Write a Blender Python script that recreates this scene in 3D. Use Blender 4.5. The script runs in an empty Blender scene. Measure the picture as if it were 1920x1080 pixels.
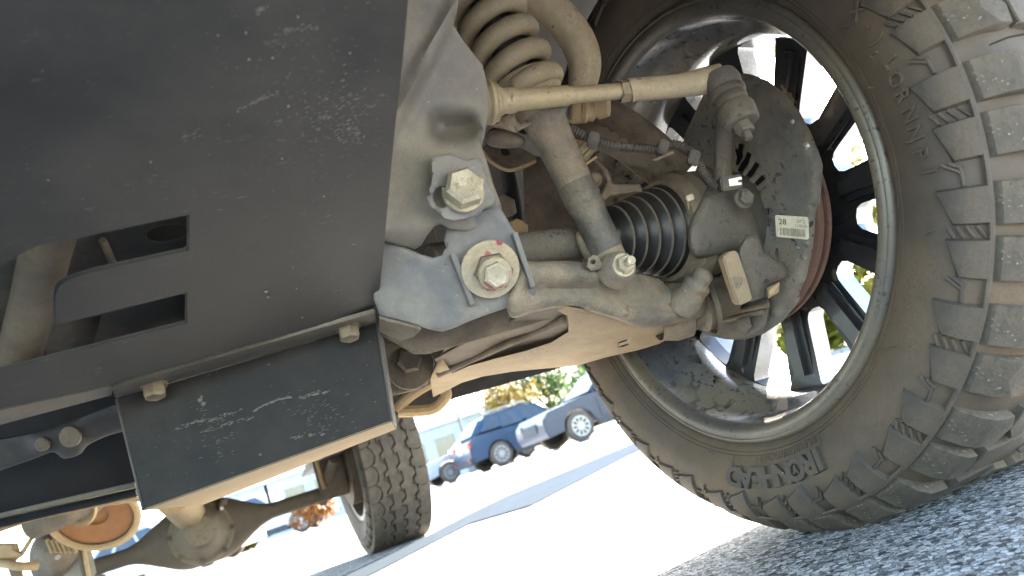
import bpy, bmesh, math, random
from mathutils import Vector, Matrix, Quaternion
from mathutils.geometry import delaunay_2d_cdt, tessellate_polygon
random.seed(7)
R = math.radians
S = bpy.context.scene

# ------------------------------------------------------------------ camera
FOC = 1400.0
roll, pitch, yaw = R(18.5), math.atan(297 / 1400), R(25)
UP = Vector((0, 0, 1))
fh = Vector((math.sin(yaw), math.cos(yaw), 0)); rh = Vector((math.cos(yaw), -math.sin(yaw), 0))
FW = math.cos(pitch) * fh + math.sin(pitch) * UP
u0 = math.cos(pitch) * UP - math.sin(pitch) * fh
CX = math.cos(roll) * rh - math.sin(roll) * u0
CY = math.cos(roll) * u0 + math.sin(roll) * rh
WC = Vector((.69, 0, .416))                                  # centre of the front rim's inner lip
CAM = WC - (.229 * CX + .075 * CY + .913 * FW)
cd = bpy.data.cameras.new('camera'); cam = bpy.data.objects.new('camera', cd); S.collection.objects.link(cam)
M4 = Matrix((CX, CY, -FW)).transposed().to_4x4(); M4.translation = CAM
cam.matrix_world = M4
cd.sensor_width = 36; cd.lens = 36 * FOC / 1920
cd.clip_start = .02; cd.clip_end = 900
cd.dof.use_dof = True; cd.dof.focus_distance = .84; cd.dof.aperture_fstop = 7.5
S.camera = cam

# ------------------------------------------------------------------ sky, sun, exposure
SUN_EL, SUN_AZ = R(25), R(35)               # azimuth from +X towards +Y
W = bpy.data.worlds.new('World'); S.world = W; W.use_nodes = True
nt = W.node_tree; bg = nt.nodes['Background']
sk = nt.nodes.new('ShaderNodeTexSky'); sk.sky_type = 'NISHITA'; sk.sun_disc = False
sk.sun_elevation = SUN_EL; sk.sun_rotation = math.pi / 2 - SUN_AZ
nt.links.new(sk.outputs[0], bg.inputs[0]); bg.inputs[1].default_value = .15
sl = bpy.data.lights.new('sun', 'SUN'); sun = bpy.data.objects.new('sun', sl); S.collection.objects.link(sun)
sl.energy = 5; sl.angle = R(.5); sl.color = (1, .90, .76)
sdir = Vector((math.cos(SUN_EL) * math.cos(SUN_AZ), math.cos(SUN_EL) * math.sin(SUN_AZ), math.sin(SUN_EL)))
sun.rotation_euler = sdir.to_track_quat('Z', 'Y').to_euler()
S.view_settings.view_transform = 'Standard'; S.view_settings.look = 'None'
S.view_settings.exposure = 3.35; S.view_settings.gamma = 1; S.view_settings.use_curve_mapping = False
S.render.engine = 'CYCLES'
S.cycles.max_bounces = 12; S.cycles.diffuse_bounces = 8; S.cycles.glossy_bounces = 5
S.cycles.use_denoising = True
S.cycles.caustics_reflective = False; S.cycles.caustics_refractive = False

# ------------------------------------------------------------------ pixel <-> place
def ray(x, y): return FW + (x - 960) / FOC * CX - (y - 540) / FOC * CY
def P(x, y, d): return CAM + ray(x, y) * d
def dplane(p0, n):
    """depth function of the plane through p0 with normal n"""
    k = (p0 - CAM).dot(n)
    return lambda x, y: k / ray(x, y).dot(n)
def dplane3(a, b, c):
    a, b, c = P(*a), P(*b), P(*c)
    return dplane(a, (b - a).cross(c - a).normalized())
GZ = .0395                                                     # height of the asphalt
def onz(x, y, z=.0395):
    r = ray(x, y); return CAM + r * ((z - CAM.z) / r.z)

# ------------------------------------------------------------------ materials
def mat(name, c1, c2=None, scale=14, rough=.65, rough2=None, metal=0, bump=.15, bscale=180, specks=(), edge=.5, spec=.5, coat=0, mottle=.55):
    """two-tone procedural coat with grain; specks = [(colour, scale, threshold)]"""
    m = bpy.data.materials.new(name); m.use_nodes = True
    n = m.node_tree; N = n.nodes; L = n.links
    b = N['Principled BSDF']; tc = N.new('ShaderNodeTexCoord')
    def noise(sc, det=5, ro=.6):
        t = N.new('ShaderNodeTexNoise'); t.inputs['Scale'].default_value = sc; t.inputs['Detail'].default_value = det
        t.inputs['Roughness'].default_value = ro; L.new(tc.outputs['Object'], t.inputs['Vector']); return t.outputs['Fac']
    def ramp(f, a, b_):
        r = N.new('ShaderNodeValToRGB'); L.new(f, r.inputs[0])
        r.color_ramp.elements[0].position = a; r.color_ramp.elements[1].position = b_; return r.outputs[0]
    def mix(f, a, b_):
        x = N.new('ShaderNodeMix'); x.data_type = 'RGBA'; L.new(f, x.inputs[0])
        for s, v in ((6, a), (7, b_)):
            if isinstance(v, tuple): x.inputs[s].default_value = (*v, 1)
            else: L.new(v, x.inputs[s])
        return x.outputs[2]
    c2 = c2 or tuple(v * .7 for v in c1)
    f1 = ramp(noise(scale, 8, .65), .5 - .22 * edge, .5 + .22 * edge)
    col = mix(f1, c1, c2)
    mid = N.new('ShaderNodeMix'); mid.data_type = 'RGBA'; mid.blend_type = 'MULTIPLY'; mid.inputs[0].default_value = mottle; L.new(col, mid.inputs[6])
    mr_ = N.new('ShaderNodeValToRGB'); L.new(noise(scale * 4.3, 7, .7), mr_.inputs[0]); mr_.color_ramp.elements[0].position = .36; mr_.color_ramp.elements[0].color = (.55, .54, .53, 1); mr_.color_ramp.elements[1].position = .62; L.new(mr_.outputs[0], mid.inputs[7]); col = mid.outputs[2]
    fine = noise(bscale * 1.7, 3)
    col = mix(ramp(fine, .35, .75), col, mix(f1, tuple(v * .72 for v in c1), tuple(v * 1.25 for v in c2)))
    for cc, sc, th in specks:
        if sc < 0:                                            # stretched scratches
            mp = N.new('ShaderNodeMapping'); mp.inputs['Scale'].default_value = (1, 5, 2.5); mp.inputs['Rotation'].default_value = (.2, .3, .55)
            L.new(tc.outputs['Object'], mp.inputs[0])
            t = N.new('ShaderNodeTexNoise'); t.inputs['Scale'].default_value = -sc; t.inputs['Detail'].default_value = 6; t.inputs['Roughness'].default_value = .7
            L.new(mp.outputs[0], t.inputs['Vector']); f = t.outputs['Fac']
        else: f = noise(sc, 2.5, .55)
        mk = ramp(f, th, th + .03)
        cl = N.new('ShaderNodeMath'); cl.operation = 'MULTIPLY'; L.new(mk, cl.inputs[0]); L.new(ramp(noise(abs(sc) * .12, 3), .42, .62), cl.inputs[1])
        col = mix(cl.outputs[0], col, cc)
    L.new(col, b.inputs['Base Color'])
    if rough2 is not None:
        mr = N.new('ShaderNodeMapRange'); L.new(f1, mr.inputs[0]); mr.inputs[3].default_value = rough; mr.inputs[4].default_value = rough2
        L.new(mr.outputs[0], b.inputs['Roughness'])
    else: b.inputs['Roughness'].default_value = rough
    b.inputs['Metallic'].default_value = metal; b.inputs['Specular IOR Level'].default_value = spec
    b.inputs['Coat Weight'].default_value = coat; b.inputs['Coat Roughness'].default_value = .08
    if bump:
        bp = N.new('ShaderNodeBump'); bp.inputs['Strength'].default_value = bump; bp.inputs['Distance'].default_value = .002
        L.new(noise(bscale, 6), bp.inputs['Height']); L.new(bp.outputs[0], b.inputs['Normal'])
    return m

TAN = (.36, .29, .19)
m_skid = mat('satin_black_coat', (0.02, 0.02, 0.0195), (0.038, 0.035, 0.03), 6, .47, .6, 0, .12, 420,
             specks=[((.20, .18, .145), 380, .735), ((.12, .112, .098), -80, .63)])
m_skid2 = mat('scuffed_black_coat', (0.0155, 0.0145, 0.0132), (0.03, 0.027, 0.023), 12, .55, .68, 0, .12, 420,
              specks=[((.15, .145, .135), -60, .67), ((.2, .185, .16), 330, .72)], spec=.25)
m_lip = mat('dusty_edge', (0.45, 0.325, 0.175), (0.33, 0.245, 0.14), 40, .8, bump=.3, bscale=300)
m_frame = mat('grey_frame_paint', (0.165, 0.157, 0.137), (0.235, 0.207, 0.155), 11, .55, .7, 0, .10, 500, specks=[((.34, .31, .25), 260, .70), ((.05, .05, .05), 240, .72)])
m_plate = mat('grey_bracket_paint', (.170, .170, .170), (.215, .20, .17), 16, .5, .65, 0, .22, 700, specks=[((.05, .045, .04), 300, .70), ((.36, .33, .28), 230, .71)])
m_brown = mat('brown_dusty_steel', (.135, .108, .078), (.195, .155, .108), 14, .75, specks=[((.05, .045, .04), 160, .66)], bump=.3)
m_dark = mat('dark_dusty_steel', (.045, .043, .042), (.085, .075, .062), 10, .65, bump=.25)
m_black = mat('black_steel', (0.008, 0.008, 0.009), (0.016, 0.0155, 0.015), 10, .55, bump=.1, spec=.3)
m_beige = mat('beige_dust_steel', (0.52, 0.37, 0.195), (0.4, 0.285, 0.155), 11, .75, bump=.25, specks=[((.13, .11, .08), 150, .70)])
m_spring = mat('dusty_spring_steel', (0.33, 0.265, 0.165), (0.235, 0.19, 0.122), 24, .65, bump=.3, specks=[((.06, .05, .04), 130, .68), ((.40, .33, .2), 260, .66)])
m_arm = mat('grey_cast_arm', (0.17, 0.152, 0.122), (0.25, 0.2, 0.135), 22, .65, bump=.7, bscale=420, specks=[((.42, .36, .26), 330, .68), ((.19, .125, .08), 45, .62), ((.05, .05, .05), 200, .68)])
m_cast = mat('rough_casting', (.165, .142, .110), (.110, .098, .082), 26, .75, bump=.9, bscale=380, specks=[((.05, .05, .055), 130, .60), ((.32, .27, .2), 320, .68)])
m_tie = mat('yellow_zinc_rod', (0.5, 0.41, 0.235), (0.37, 0.305, 0.19), 26, .5, .65, .25, .35, 300, specks=[((.16, .12, .07), 150, .68)])
m_bolt = mat('yellow_zinc_bolt', (0.56, 0.5, 0.37), (0.4, 0.35, 0.25), 60, .42, .6, .45, .5, 420, specks=[((.12, .1, .07), 420, .68), ((.72, .66, .5), 300, .62)])
m_washer = mat('gold_washer', (0.52, 0.445, 0.32), (0.42, 0.35, 0.24), 50, .5, .65, .35, .35, 500, specks=[((.34, .06, .09), 75, .60), ((.18, .14, .1), 320, .68)])
m_boot = mat('black_boot_rubber', (.014, .014, .014), (.024, .022, .020), 20, .38, bump=.1)
m_ridge = mat('dusty_rubber', (0.15, 0.125, 0.095), (0.09, 0.076, 0.06), 30, .75, bump=.25)
m_shield = mat('dust_shield_steel', (0.155, 0.148, 0.135), (0.235, 0.2, 0.15), 13, .6, .75, 0, .25, 260, specks=[((.022, .024, .028), 120, .60), ((.28, .26, .22), 230, .71)])
m_rust = mat('rusty_disc', (0.155, 0.078, 0.052), (0.105, 0.055, 0.04), 30, .8, bump=.4)
m_orange = mat('orange_rust', (0.36, 0.16, 0.055), (0.24, 0.115, 0.06), 9, .7, bump=.2)
m_tyre = mat('tyre_rubber', (0.082, 0.066, 0.052), (0.112, 0.082, 0.053), 7, .62, .78, 0, .12, 240, specks=[((.22, .19, .15), 150, .735), ((.42, .4, .36), 300, .765)], spec=.4)
m_tread = mat('worn_tread_rubber', (0.07, 0.06, 0.047), (0.098, 0.08, 0.056), 26, .75, bump=.6, bscale=260, specks=[((.28, .25, .2), 260, .66), ((.055, .052, .05), 90, .60)])
m_lug = mat('lug_rubber', (0.066, 0.057, 0.048), (0.086, 0.068, 0.05), 18, .6, .7, bump=.25, bscale=300, specks=[((.30, .28, .25), 240, .72)], spec=.4)
m_rim = mat('gloss_black_wheel', (.018, .020, .024), (.036, .036, .036), 6, .30, .5, 0, .03, 300, specks=[((.004, .004, .005), 60, .60), ((.22, .19, .14), 35, .66)], spec=.5, coat=.15)
m_barrel = mat('dusty_wheel_barrel', (0.115, 0.122, 0.138), (0.185, 0.155, 0.11), 5, .16, .34, 0, .06, 160, specks=[((.004, .004, .005), 62, .575), ((.005, .005, .006), 110, .60)], spec=.8, coat=.5, mottle=.2)
m_rlip = mat('dusty_rim_lip', (0.165, 0.14, 0.1), (0.085, 0.078, 0.066), 5, .36, .5, 0, .12, 200, specks=[((.02, .02, .022), 170, .60)], spec=.6)
m_hose = mat('black_conduit', (.060, .054, .046), (.105, .088, .065), 40, .65, bump=.2)
m_fleck = mat('dried_specks', (0.18, 0.162, 0.132), (0.115, 0.103, 0.087), 200, .8, bump=0)
m_label = mat('label_paper', (0.86, 0.78, 0.6), (0.8, 0.72, 0.55), 60, .6, bump=.05)
m_ink = mat('label_ink', (.045, .035, .025), (.06, .05, .035), 90, .7, bump=0)
m_inkl = mat('pale_label_ink', (.27, .23, .16), (.34, .29, .2), 90, .7, bump=0)
m_liner = mat('wheel_well_plastic', (.030, .028, .026), (.060, .050, .040), 8, .8, bump=.3)
m_body = mat('dark_truck_paint', (.05, .052, .056), (.05, .052, .056), 3, .3, bump=0, coat=.6)
m_axle = mat('dusty_axle', (0.2, 0.158, 0.108), (0.15, 0.12, 0.085), 9, .75, bump=.25, specks=[((.1, .085, .06), 90, .66)])
m_bar = mat('dusty_bar', (0.48, 0.395, 0.255), (0.38, 0.31, 0.2), 16, .7, bump=.3, specks=[((.10, .085, .06), 120, .67)])
m_pol = mat('polished_spoke_edge', (0.34, 0.35, 0.35), (0.28, 0.28, 0.28), 8, .16, metal=1, bump=.02)
m_sleeve = mat('scuffed_black_sleeve', (.055, .055, .056), (.15, .13, .098), 18, .5, .7, bump=.3, specks=[((.26, .23, .18), -40, .60)])
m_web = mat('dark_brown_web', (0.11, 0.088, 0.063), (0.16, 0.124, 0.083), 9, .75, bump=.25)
m_diff = mat('dusty_casting', (.29, .23, .15), (.2, .16, .11), 20, .75, bump=.5, specks=[((.1, .085, .06), 60, .62)])
m_under = mat('dusty_arm_underside', (.44, .325, .18), (.24, .185, .115), 7, .75, bump=.3, specks=[((.13, .11, .08), 150, .68)], edge=1.0, mottle=.7)
m_beige2 = mat('dusty_bolt', (.30, .235, .145), (.2, .16, .105), 60, .7, bump=.4)
m_flg = mat('dusty_flange', (.21, .175, .125), (.13, .112, .085), 22, .7, bump=.3)
m_face = mat('machined_dusty_face', (.36, .27, .165), (.26, .19, .115), 30, .6, bump=.3)
m_clip = mat('silver_clip', (.62, .60, .55), (.5, .48, .44), 50, .35, metal=.6, bump=.1)
m_sticker = mat('pale_tape', (.62, .50, .33), (.55, .44, .3), 30, .7, bump=0)

# ------------------------------------------------------------------ mesh tools
def obj(name, vf, m, parent=None, sharp=35, smooth=True):
    v, f = vf
    me = bpy.data.meshes.new(name); me.from_pydata([tuple(p) for p in v], [], f); me.update()
    bm = bmesh.new(); bm.from_mesh(me); bmesh.ops.recalc_face_normals(bm, faces=bm.faces); bm.to_mesh(me); bm.free()
    if smooth:
        me.polygons.foreach_set('use_smooth', [True] * len(me.polygons))
        me.set_sharp_from_angle(angle=R(sharp))
    me.materials.append(m)
    o = bpy.data.objects.new(name, me); S.collection.objects.link(o)
    if parent: o.parent = parent
    return o
def empty(name, parent=None, mw=None):
    o = bpy.data.objects.new(name, None); S.collection.objects.link(o); o.empty_display_size = .1
    if parent: o.parent = parent
    if mw is not None: o.matrix_local = mw
    return o
def tag(o, label, cat, group=None, kind=None):
    if label: o['label'] = label
    if cat: o['category'] = cat
    if group: o['group'] = group
    if kind: o['kind'] = kind
    return o
def join(*parts):
    v, f = [], []
    for pv, pf in parts:
        k = len(v); v += list(pv); f += [tuple(i + k for i in q) for q in pf]
    return v, f
def spline(pts, n=6, closed=False):
    pts = [Vector(p) for p in pts]; out = []; m = len(pts)
    for i in range(m if closed else m - 1):
        if closed: a, b, c, d = pts[i - 1], pts[i], pts[(i + 1) % m], pts[(i + 2) % m]
        else: a, b, c, d = pts[max(i - 1, 0)], pts[i], pts[i + 1], pts[min(i + 2, m - 1)]
        for k in range(n):
            t = k / n
            out.append(.5 * (2 * b + (c - a) * t + (2 * a - 5 * b + 4 * c - d) * t * t + (3 * b - a - 3 * c + d) * t ** 3))
    if not closed: out.append(pts[-1])
    return out
def tube(pts, r, n=16, caps=True, closed=False):
    """r: number, list or function of 0..1"""
    pts = [Vector(p) for p in pts]; m = len(pts); v, f = [], []
    t0 = (pts[1] - pts[0]).normalized(); a = t0.orthogonal().normalized()
    for i, p in enumerate(pts):
        t = (pts[min(i + 1, m - 1)] - pts[max(i - 1, 0)])
        t = t.normalized() if t.length > 1e-9 else t0
        a = (a - t * a.dot(t)).normalized(); b = t.cross(a)
        rr = r(i / (m - 1)) if callable(r) else (r[i] if isinstance(r, (list, tuple)) else r)
        for k in range(n):
            w = 2 * math.pi * k / n; v.append(p + (a * math.cos(w) + b * math.sin(w)) * rr)
    for i in range(m - 1):
        for k in range(n):
            f.append((i * n + k, i * n + (k + 1) % n, (i + 1) * n + (k + 1) % n, (i + 1) * n + k))
    if caps: f.append(tuple(range(n))[::-1]); f.append(tuple(range((m - 1) * n, m * n)))
    return v, f
def lathe(prof, o, ax, n=32, a0=0, a1=None, ref=None, caps=False):
    """prof = [(along axis, radius)]"""
    o, ax = Vector(o), Vector(ax).normalized(); a = (ref - ax * ref.dot(ax)).normalized() if ref else ax.orthogonal().normalized(); b = ax.cross(a)
    full = a1 is None; a1 = 2 * math.pi if full else a1; m = len(prof); cols = n if full else n + 1
    v, f = [], []
    for k in range(cols):
        w = a0 + (a1 - a0) * k / n; d = a * math.cos(w) + b * math.sin(w)
        for x, r in prof: v.append(o + ax * x + d * r)
    for k in range(n):
        k2 = (k + 1) % cols
        for i in range(m - 1): f.append((k * m + i, k2 * m + i, k2 * m + i + 1, k * m + i + 1))
    if caps:
        for i in (0, m - 1): f.append(tuple(k * m + i for k in range(cols)))
    return v, f
def cyl(a, b, r, r2=None, n=20, bev=.08):
    a, b = Vector(a), Vector(b); r2 = r if r2 is None else r2; L_ = (b - a).length; e = min(bev * r, L_ * .3)
    return lathe([(0, 0), (0, r - e), (e, r), (L_ - e, r2), (L_, r2 - e), (L_, 0)], a, b - a, n)
def box(c, ax, ay, az, bev=0):
    """c centre; ax, ay, az half-extent vectors"""
    c, ax, ay, az = Vector(c), Vector(ax), Vector(ay), Vector(az)
    v = [c + sx * ax + sy * ay + sz * az for sx in (-1, 1) for sy in (-1, 1) for sz in (-1, 1)]
    f = [(0, 1, 3, 2), (4, 6, 7, 5), (0, 4, 5, 1), (2, 3, 7, 6), (0, 2, 6, 4), (1, 5, 7, 3)]
    return bevel((v, f), bev) if bev else (v, f)
def abox(x0, x1, y0, y1, z0, z1, bev=0):
    return box(((x0 + x1) / 2, (y0 + y1) / 2, (z0 + z1) / 2), ((x1 - x0) / 2, 0, 0), (0, (y1 - y0) / 2, 0), (0, 0, (z1 - z0) / 2), bev)
def bevel(vf, w, seg=2, ang=30):
    me = bpy.data.meshes.new('t'); me.from_pydata([tuple(p) for p in vf[0]], [], vf[1]); bm = bmesh.new(); bm.from_mesh(me)
    bmesh.ops.recalc_face_normals(bm, faces=bm.faces)
    es = [e for e in bm.edges if len(e.link_faces) == 2 and e.calc_face_angle(0) > R(ang)]
    bmesh.ops.bevel(bm, geom=es, offset=w, segments=seg, affect='EDGES', clamp_overlap=True)
    bm.verts.ensure_lookup_table(); bm.verts.index_update()
    r = ([v.co.copy() for v in bm.verts], [tuple(v.index for v in f.verts) for f in bm.faces]); bm.free(); bpy.data.meshes.remove(me); return r
def hexbolt(o, ax, af, h, wr=0, wh=.002, mtop=.0, spin=0.0, dome=True):
    """washer + chamfered hexagon head; af = radius to corners"""
    o, ax = Vector(o), Vector(ax).normalized()
    head = lathe([(0, af), (h * .82, af), (h, af * .80), (h * .97, af * .72), (h * .99, 0)], o + ax * wh, ax, 6, spin, spin + 2 * math.pi)
    parts = [head]
    if wr: parts.append(lathe([(-.001, 0), (-.001, wr), (wh * .7, wr), (wh, wr * .96), (wh, 0)], o, ax, 36))
    return join(*parts)
def inpoly(x, y, pl):
    c = False; j = len(pl) - 1
    for i in range(len(pl)):
        xi, yi = pl[i][0], pl[i][1]; xj, yj = pl[j][0], pl[j][1]
        if (yi > y) != (yj > y) and x < (xj - xi) * (y - yi) / (yj - yi) + xi: c = not c
        j = i
    return c
def segd(px, py, a, b):
    ax, ay, bx, by = a[0], a[1], b[0], b[1]; dx, dy = bx - ax, by - ay; L2 = dx * dx + dy * dy
    t = 0 if L2 == 0 else max(0, min(1, ((px - ax) * dx + (py - ay) * dy) / L2))
    return math.hypot(px - ax - t * dx, py - ay - t * dy)
def resamp(pl, step):
    out = []
    for i in range(len(pl)):
        a, b = Vector((pl[i][0], pl[i][1])), Vector((pl[(i + 1) % len(pl)][0], pl[(i + 1) % len(pl)][1])); n = max(1, int((b - a).length / step))
        for k in range(n): out.append(a.lerp(b, k / n))
    return out
def form(outline, dfun, t, rad=4, step=14, holes=(), round_=False, toward=None):
    """solid formed piece: outline (traced at its own depth) filled, front face at depth dfun, 2t thick, edge rounded over rad"""
    loops = [[Vector((p[0], p[1])) for p in lp] for lp in (outline, *holes)]
    if round_: loops = [[Vector((p.x, p.y)) for p in spline([(q.x, q.y, 0) for q in lp], 4, True)] for lp in loops]
    loops = [resamp(lp, step) for lp in loops]
    pts, edges = [], []
    for lp in loops:
        k = len(pts); pts += lp; edges += [(k + i, k + (i + 1) % len(lp)) for i in range(len(lp))]
    nb = len(pts)
    xs = [p.x for p in loops[0]]; ys = [p.y for p in loops[0]]
    def edist(x, y): return min(min(segd(x, y, lp[i], lp[(i + 1) % len(lp)]) for i in range(len(lp))) for lp in loops)
    # inner rings near the edge, then a grid
    for lp in loops:
        for q in (.3, 1.0):
            for i in range(len(lp)):
                a, b = lp[i - 1], lp[(i + 1) % len(lp)]; d = (b - a)
                if d.length < 1e-6: continue
                nrm = Vector((-d.y, d.x)).normalized()
                for s in (1, -1):
                    p = lp[i] + nrm * s * rad * q
                    if inpoly(p.x, p.y, loops[0]) and not any(inpoly(p.x, p.y, h) for h in loops[1:]) and edist(p.x, p.y) > rad * q * .93: pts.append(p)
    y = min(ys)
    row = 0
    while y < max(ys):
        x = min(xs) + (step / 2 if row % 2 else 0)
        while x < max(xs):
            if inpoly(x, y, loops[0]) and not any(inpoly(x, y, h) for h in loops[1:]) and edist(x, y) > rad * 1.0 + step * .35: pts.append(Vector((x + random.uniform(-.1, .1), y + random.uniform(-.1, .1))))
            x += step
        y += step * .87; row += 1
    r = delaunay_2d_cdt(pts, edges, [], 0, 1e-4)
    V2, F = r[0], r[2]
    tri = []
    for f in F:
        cx = sum(V2[i].x for i in f) / len(f); cy = sum(V2[i].y for i in f) / len(f)
        if inpoly(cx, cy, loops[0]) and not any(inpoly(cx, cy, h) for h in loops[1:]): tri.append(tuple(f))
    v, n = [], len(V2); front, back = [], []
    for p in V2:
        e = min(1, edist(p.x, p.y) / rad); h = t * math.sqrt(max(0, 1 - (1 - e) ** 2)) if rad > 0 else t
        d = dfun(p.x, p.y)
        dirv = ray(p.x, p.y) if toward is None else toward
        u = dirv.normalized(); c = P(p.x, p.y, d) + u * t
        front.append(c - u * h); back.append(c + u * max(h, t * .02))
    ec = {}
    for f in tri:
        for i in range(3):
            e = (f[i], f[(i + 1) % 3]); ec[tuple(sorted(e))] = ec.get(tuple(sorted(e)), 0) + 1
    F2 = list(tri) + [tuple(i + n for i in f[::-1]) for f in tri]
    for (a, b), c in ec.items():
        if c == 1: F2.append((a, b, b + n, a + n))
    return front + back, F2
def plate(loops, ext, bev=.0012):
    """flat plate from 3-D loops (first outer, rest holes) extruded by vector ext"""
    loops = [[Vector(p) for p in lp] for lp in loops]; ext = Vector(ext)
    flat = [p for lp in loops for p in lp]; n = len(flat)
    tris = tessellate_polygon(loops); f = [tuple(t) for t in tris] + [tuple(i + n for i in t[::-1]) for t in tris]
    k = 0
    for lp in loops:
        m = len(lp)
        for i in range(m): f.append((k + i, k + (i + 1) % m, k + (i + 1) % m + n, k + i + n))
        k += m
    vf = (flat + [p + ext for p in flat], f)
    return bevel(vf, bev, 2, 40) if bev else vf
def text_mesh(s, size, ext, bevd=0, off=0):
    cu = bpy.data.curves.new('t', 'FONT'); cu.body = s; cu.size = size; cu.extrude = ext; cu.align_x = 'CENTER'; cu.align_y = 'CENTER'; cu.resolution_u = 3; cu.bevel_depth = bevd; cu.offset = off; cu.bevel_resolution = 1
    o = bpy.data.objects.new('t', cu); S.collection.objects.link(o); dg = bpy.context.evaluated_depsgraph_get(); dg.update()
    me = bpy.data.meshes.new_from_object(o.evaluated_get(dg))
    r = ([v.co.copy() for v in me.vertices], [tuple(p.vertices) for p in me.polygons])
    bpy.data.objects.remove(o); bpy.data.curves.remove(cu); bpy.data.meshes.remove(me); return r
def xf(vf, m): return [m @ v for v in vf[0]], vf[1]
def gau(x, y, cx, cy, sx, sy=None): sy = sy or sx; return math.exp(-((x - cx) / sx) ** 2 - ((y - cy) / sy) ** 2)
def sstep(a, b, x): t = max(0, min(1, (x - a) / (b - a))); return t * t * (3 - 2 * t)
def pl_d(x, y, pl): return min(segd(x, y, pl[i], pl[i + 1]) for i in range(len(pl) - 1))

# ================================================================== ground and surroundings
def ground_mat():
    m = bpy.data.materials.new('asphalt_aggregate'); m.use_nodes = True; n = m.node_tree; N = n.nodes; L = n.links; b = N['Principled BSDF']
    tc = N.new('ShaderNodeTexCoord')
    wn = N.new('ShaderNodeTexNoise'); wn.inputs['Scale'].default_value = 260; wn.inputs['Detail'].default_value = 3; L.new(tc.outputs['Object'], wn.inputs['Vector'])
    ma = N.new('ShaderNodeVectorMath'); ma.operation = 'MULTIPLY_ADD'; L.new(wn.outputs['Color'], ma.inputs[0]); ma.inputs[1].default_value = (.004, .004, .004); L.new(tc.outputs['Object'], ma.inputs[2])
    vo = N.new('ShaderNodeTexVoronoi'); vo.inputs['Scale'].default_value = 165; vo.inputs['Randomness'].default_value = 1; L.new(ma.outputs[0], vo.inputs['Vector'])
    ve = N.new('ShaderNodeTexVoronoi'); ve.feature = 'DISTANCE_TO_EDGE'; ve.inputs['Scale'].default_value = 165; L.new(ma.outputs[0], ve.inputs['Vector'])
    sep = N.new('ShaderNodeSeparateColor'); L.new(vo.outputs['Color'], sep.inputs[0])
    r = N.new('ShaderNodeValToRGB'); L.new(sep.outputs[0], r.inputs[0]); e = r.color_ramp.elements
    e[0].position = 0; e[0].color = (.03, .03, .032, 1); e[1].position = 1; e[1].color = (.95, .94, .92, 1)
    k = e.new(.35); k.color = (.46, .455, .445, 1); k = e.new(.7); k.color = (.70, .69, .675, 1)
    r2 = N.new('ShaderNodeValToRGB'); L.new(ve.outputs['Distance'], r2.inputs[0]); r2.color_ramp.elements[0].position = .0; r2.color_ramp.elements[0].color = (.05, .05, .055, 1); r2.color_ramp.elements[1].position = .075
    mx = N.new('ShaderNodeMix'); mx.data_type = 'RGBA'; mx.blend_type = 'MULTIPLY'; mx.inputs[0].default_value = 1; L.new(r.outputs[0], mx.inputs[6]); L.new(r2.outputs[0], mx.inputs[7])
    n2 = N.new('ShaderNodeTexNoise'); n2.inputs['Scale'].default_value = 500; L.new(tc.outputs['Object'], n2.inputs['Vector'])
    mm = N.new('ShaderNodeMix'); mm.data_type = 'RGBA'; mm.blend_type = 'OVERLAY'; mm.inputs[0].default_value = .2; L.new(mx.outputs[2], mm.inputs[6]); L.new(n2.outputs['Fac'], mm.inputs[7])
    L.new(mm.outputs[2], b.inputs['Base Color']); b.inputs['Roughness'].default_value = .75
    bp = N.new('ShaderNodeBump'); bp.inputs['Strength'].default_value = 1; bp.inputs['Distance'].default_value = .004
    mh = N.new('ShaderNodeMath'); mh.operation = 'MULTIPLY_ADD'; L.new(r2.outputs[0], mh.inputs[0]); mh.inputs[1].default_value = .7; L.new(sep.outputs[1], mh.inputs[2])
    L.new(mh.outputs[0], bp.inputs['Height']); L.new(bp.outputs[0], b.inputs['Normal'])
    return m
g = obj('ground', ([(-400, -300, GZ), (400, -300, GZ), (400, 500, GZ), (-400, 500, GZ)], [(0, 1, 2, 3)]), ground_mat(), smooth=False)
tag(g, 'coarse grey asphalt of the parking lot under the truck', None, kind='structure')
m_blue = mat('dull_blue', (0.08, 0.098, 0.118), (0.068, 0.084, 0.104), 5, .95, bump=.3, bscale=120, spec=0)
m_crack = mat('crack_tar', (.03, .03, .03), (.05, .045, .04), 20, .9)
def strip(name, a, b, w, z, m, th=.001):
    a, b = Vector(a), Vector(b); d = (b - a).normalized(); s = Vector((-d.y, d.x, 0)) * w / 2; u = Vector((0, 0, 1))
    return box((a + b) / 2 + u * (z - th), (b - a) / 2, s, u * th)
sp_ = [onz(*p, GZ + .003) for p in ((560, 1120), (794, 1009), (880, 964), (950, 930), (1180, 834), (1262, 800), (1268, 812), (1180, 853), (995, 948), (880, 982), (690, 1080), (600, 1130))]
st = obj('blue_band', plate([sp_], (0, 0, .002), 0), m_blue, smooth=False)  # thin dull blue sheet lying just above the asphalt
tag(st, 'broad blue band running diagonally across the asphalt behind the front tyre', None, kind='structure')
# hairline crack (broken line) in the sunlit asphalt
cv = []
ca, cb = onz(935, 1073), onz(1305, 926)
pos = 0.0
prev = ca
segs = []
for i in range(1, 41):
    t = i / 40; p = ca.lerp(cb, t) + Vector((random.uniform(-.006, .006), random.uniform(-.006, .006), 0))
    if i % 7 not in (4, 5): segs.append(strip('c', (prev.x, prev.y, 0), (p.x, p.y, 0), random.uniform(.003, .007), GZ + .003 + .0001 * i, m_crack, .0004))
    prev = p
o = obj('crack', join(*segs), m_crack, g, smooth=False)

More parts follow.
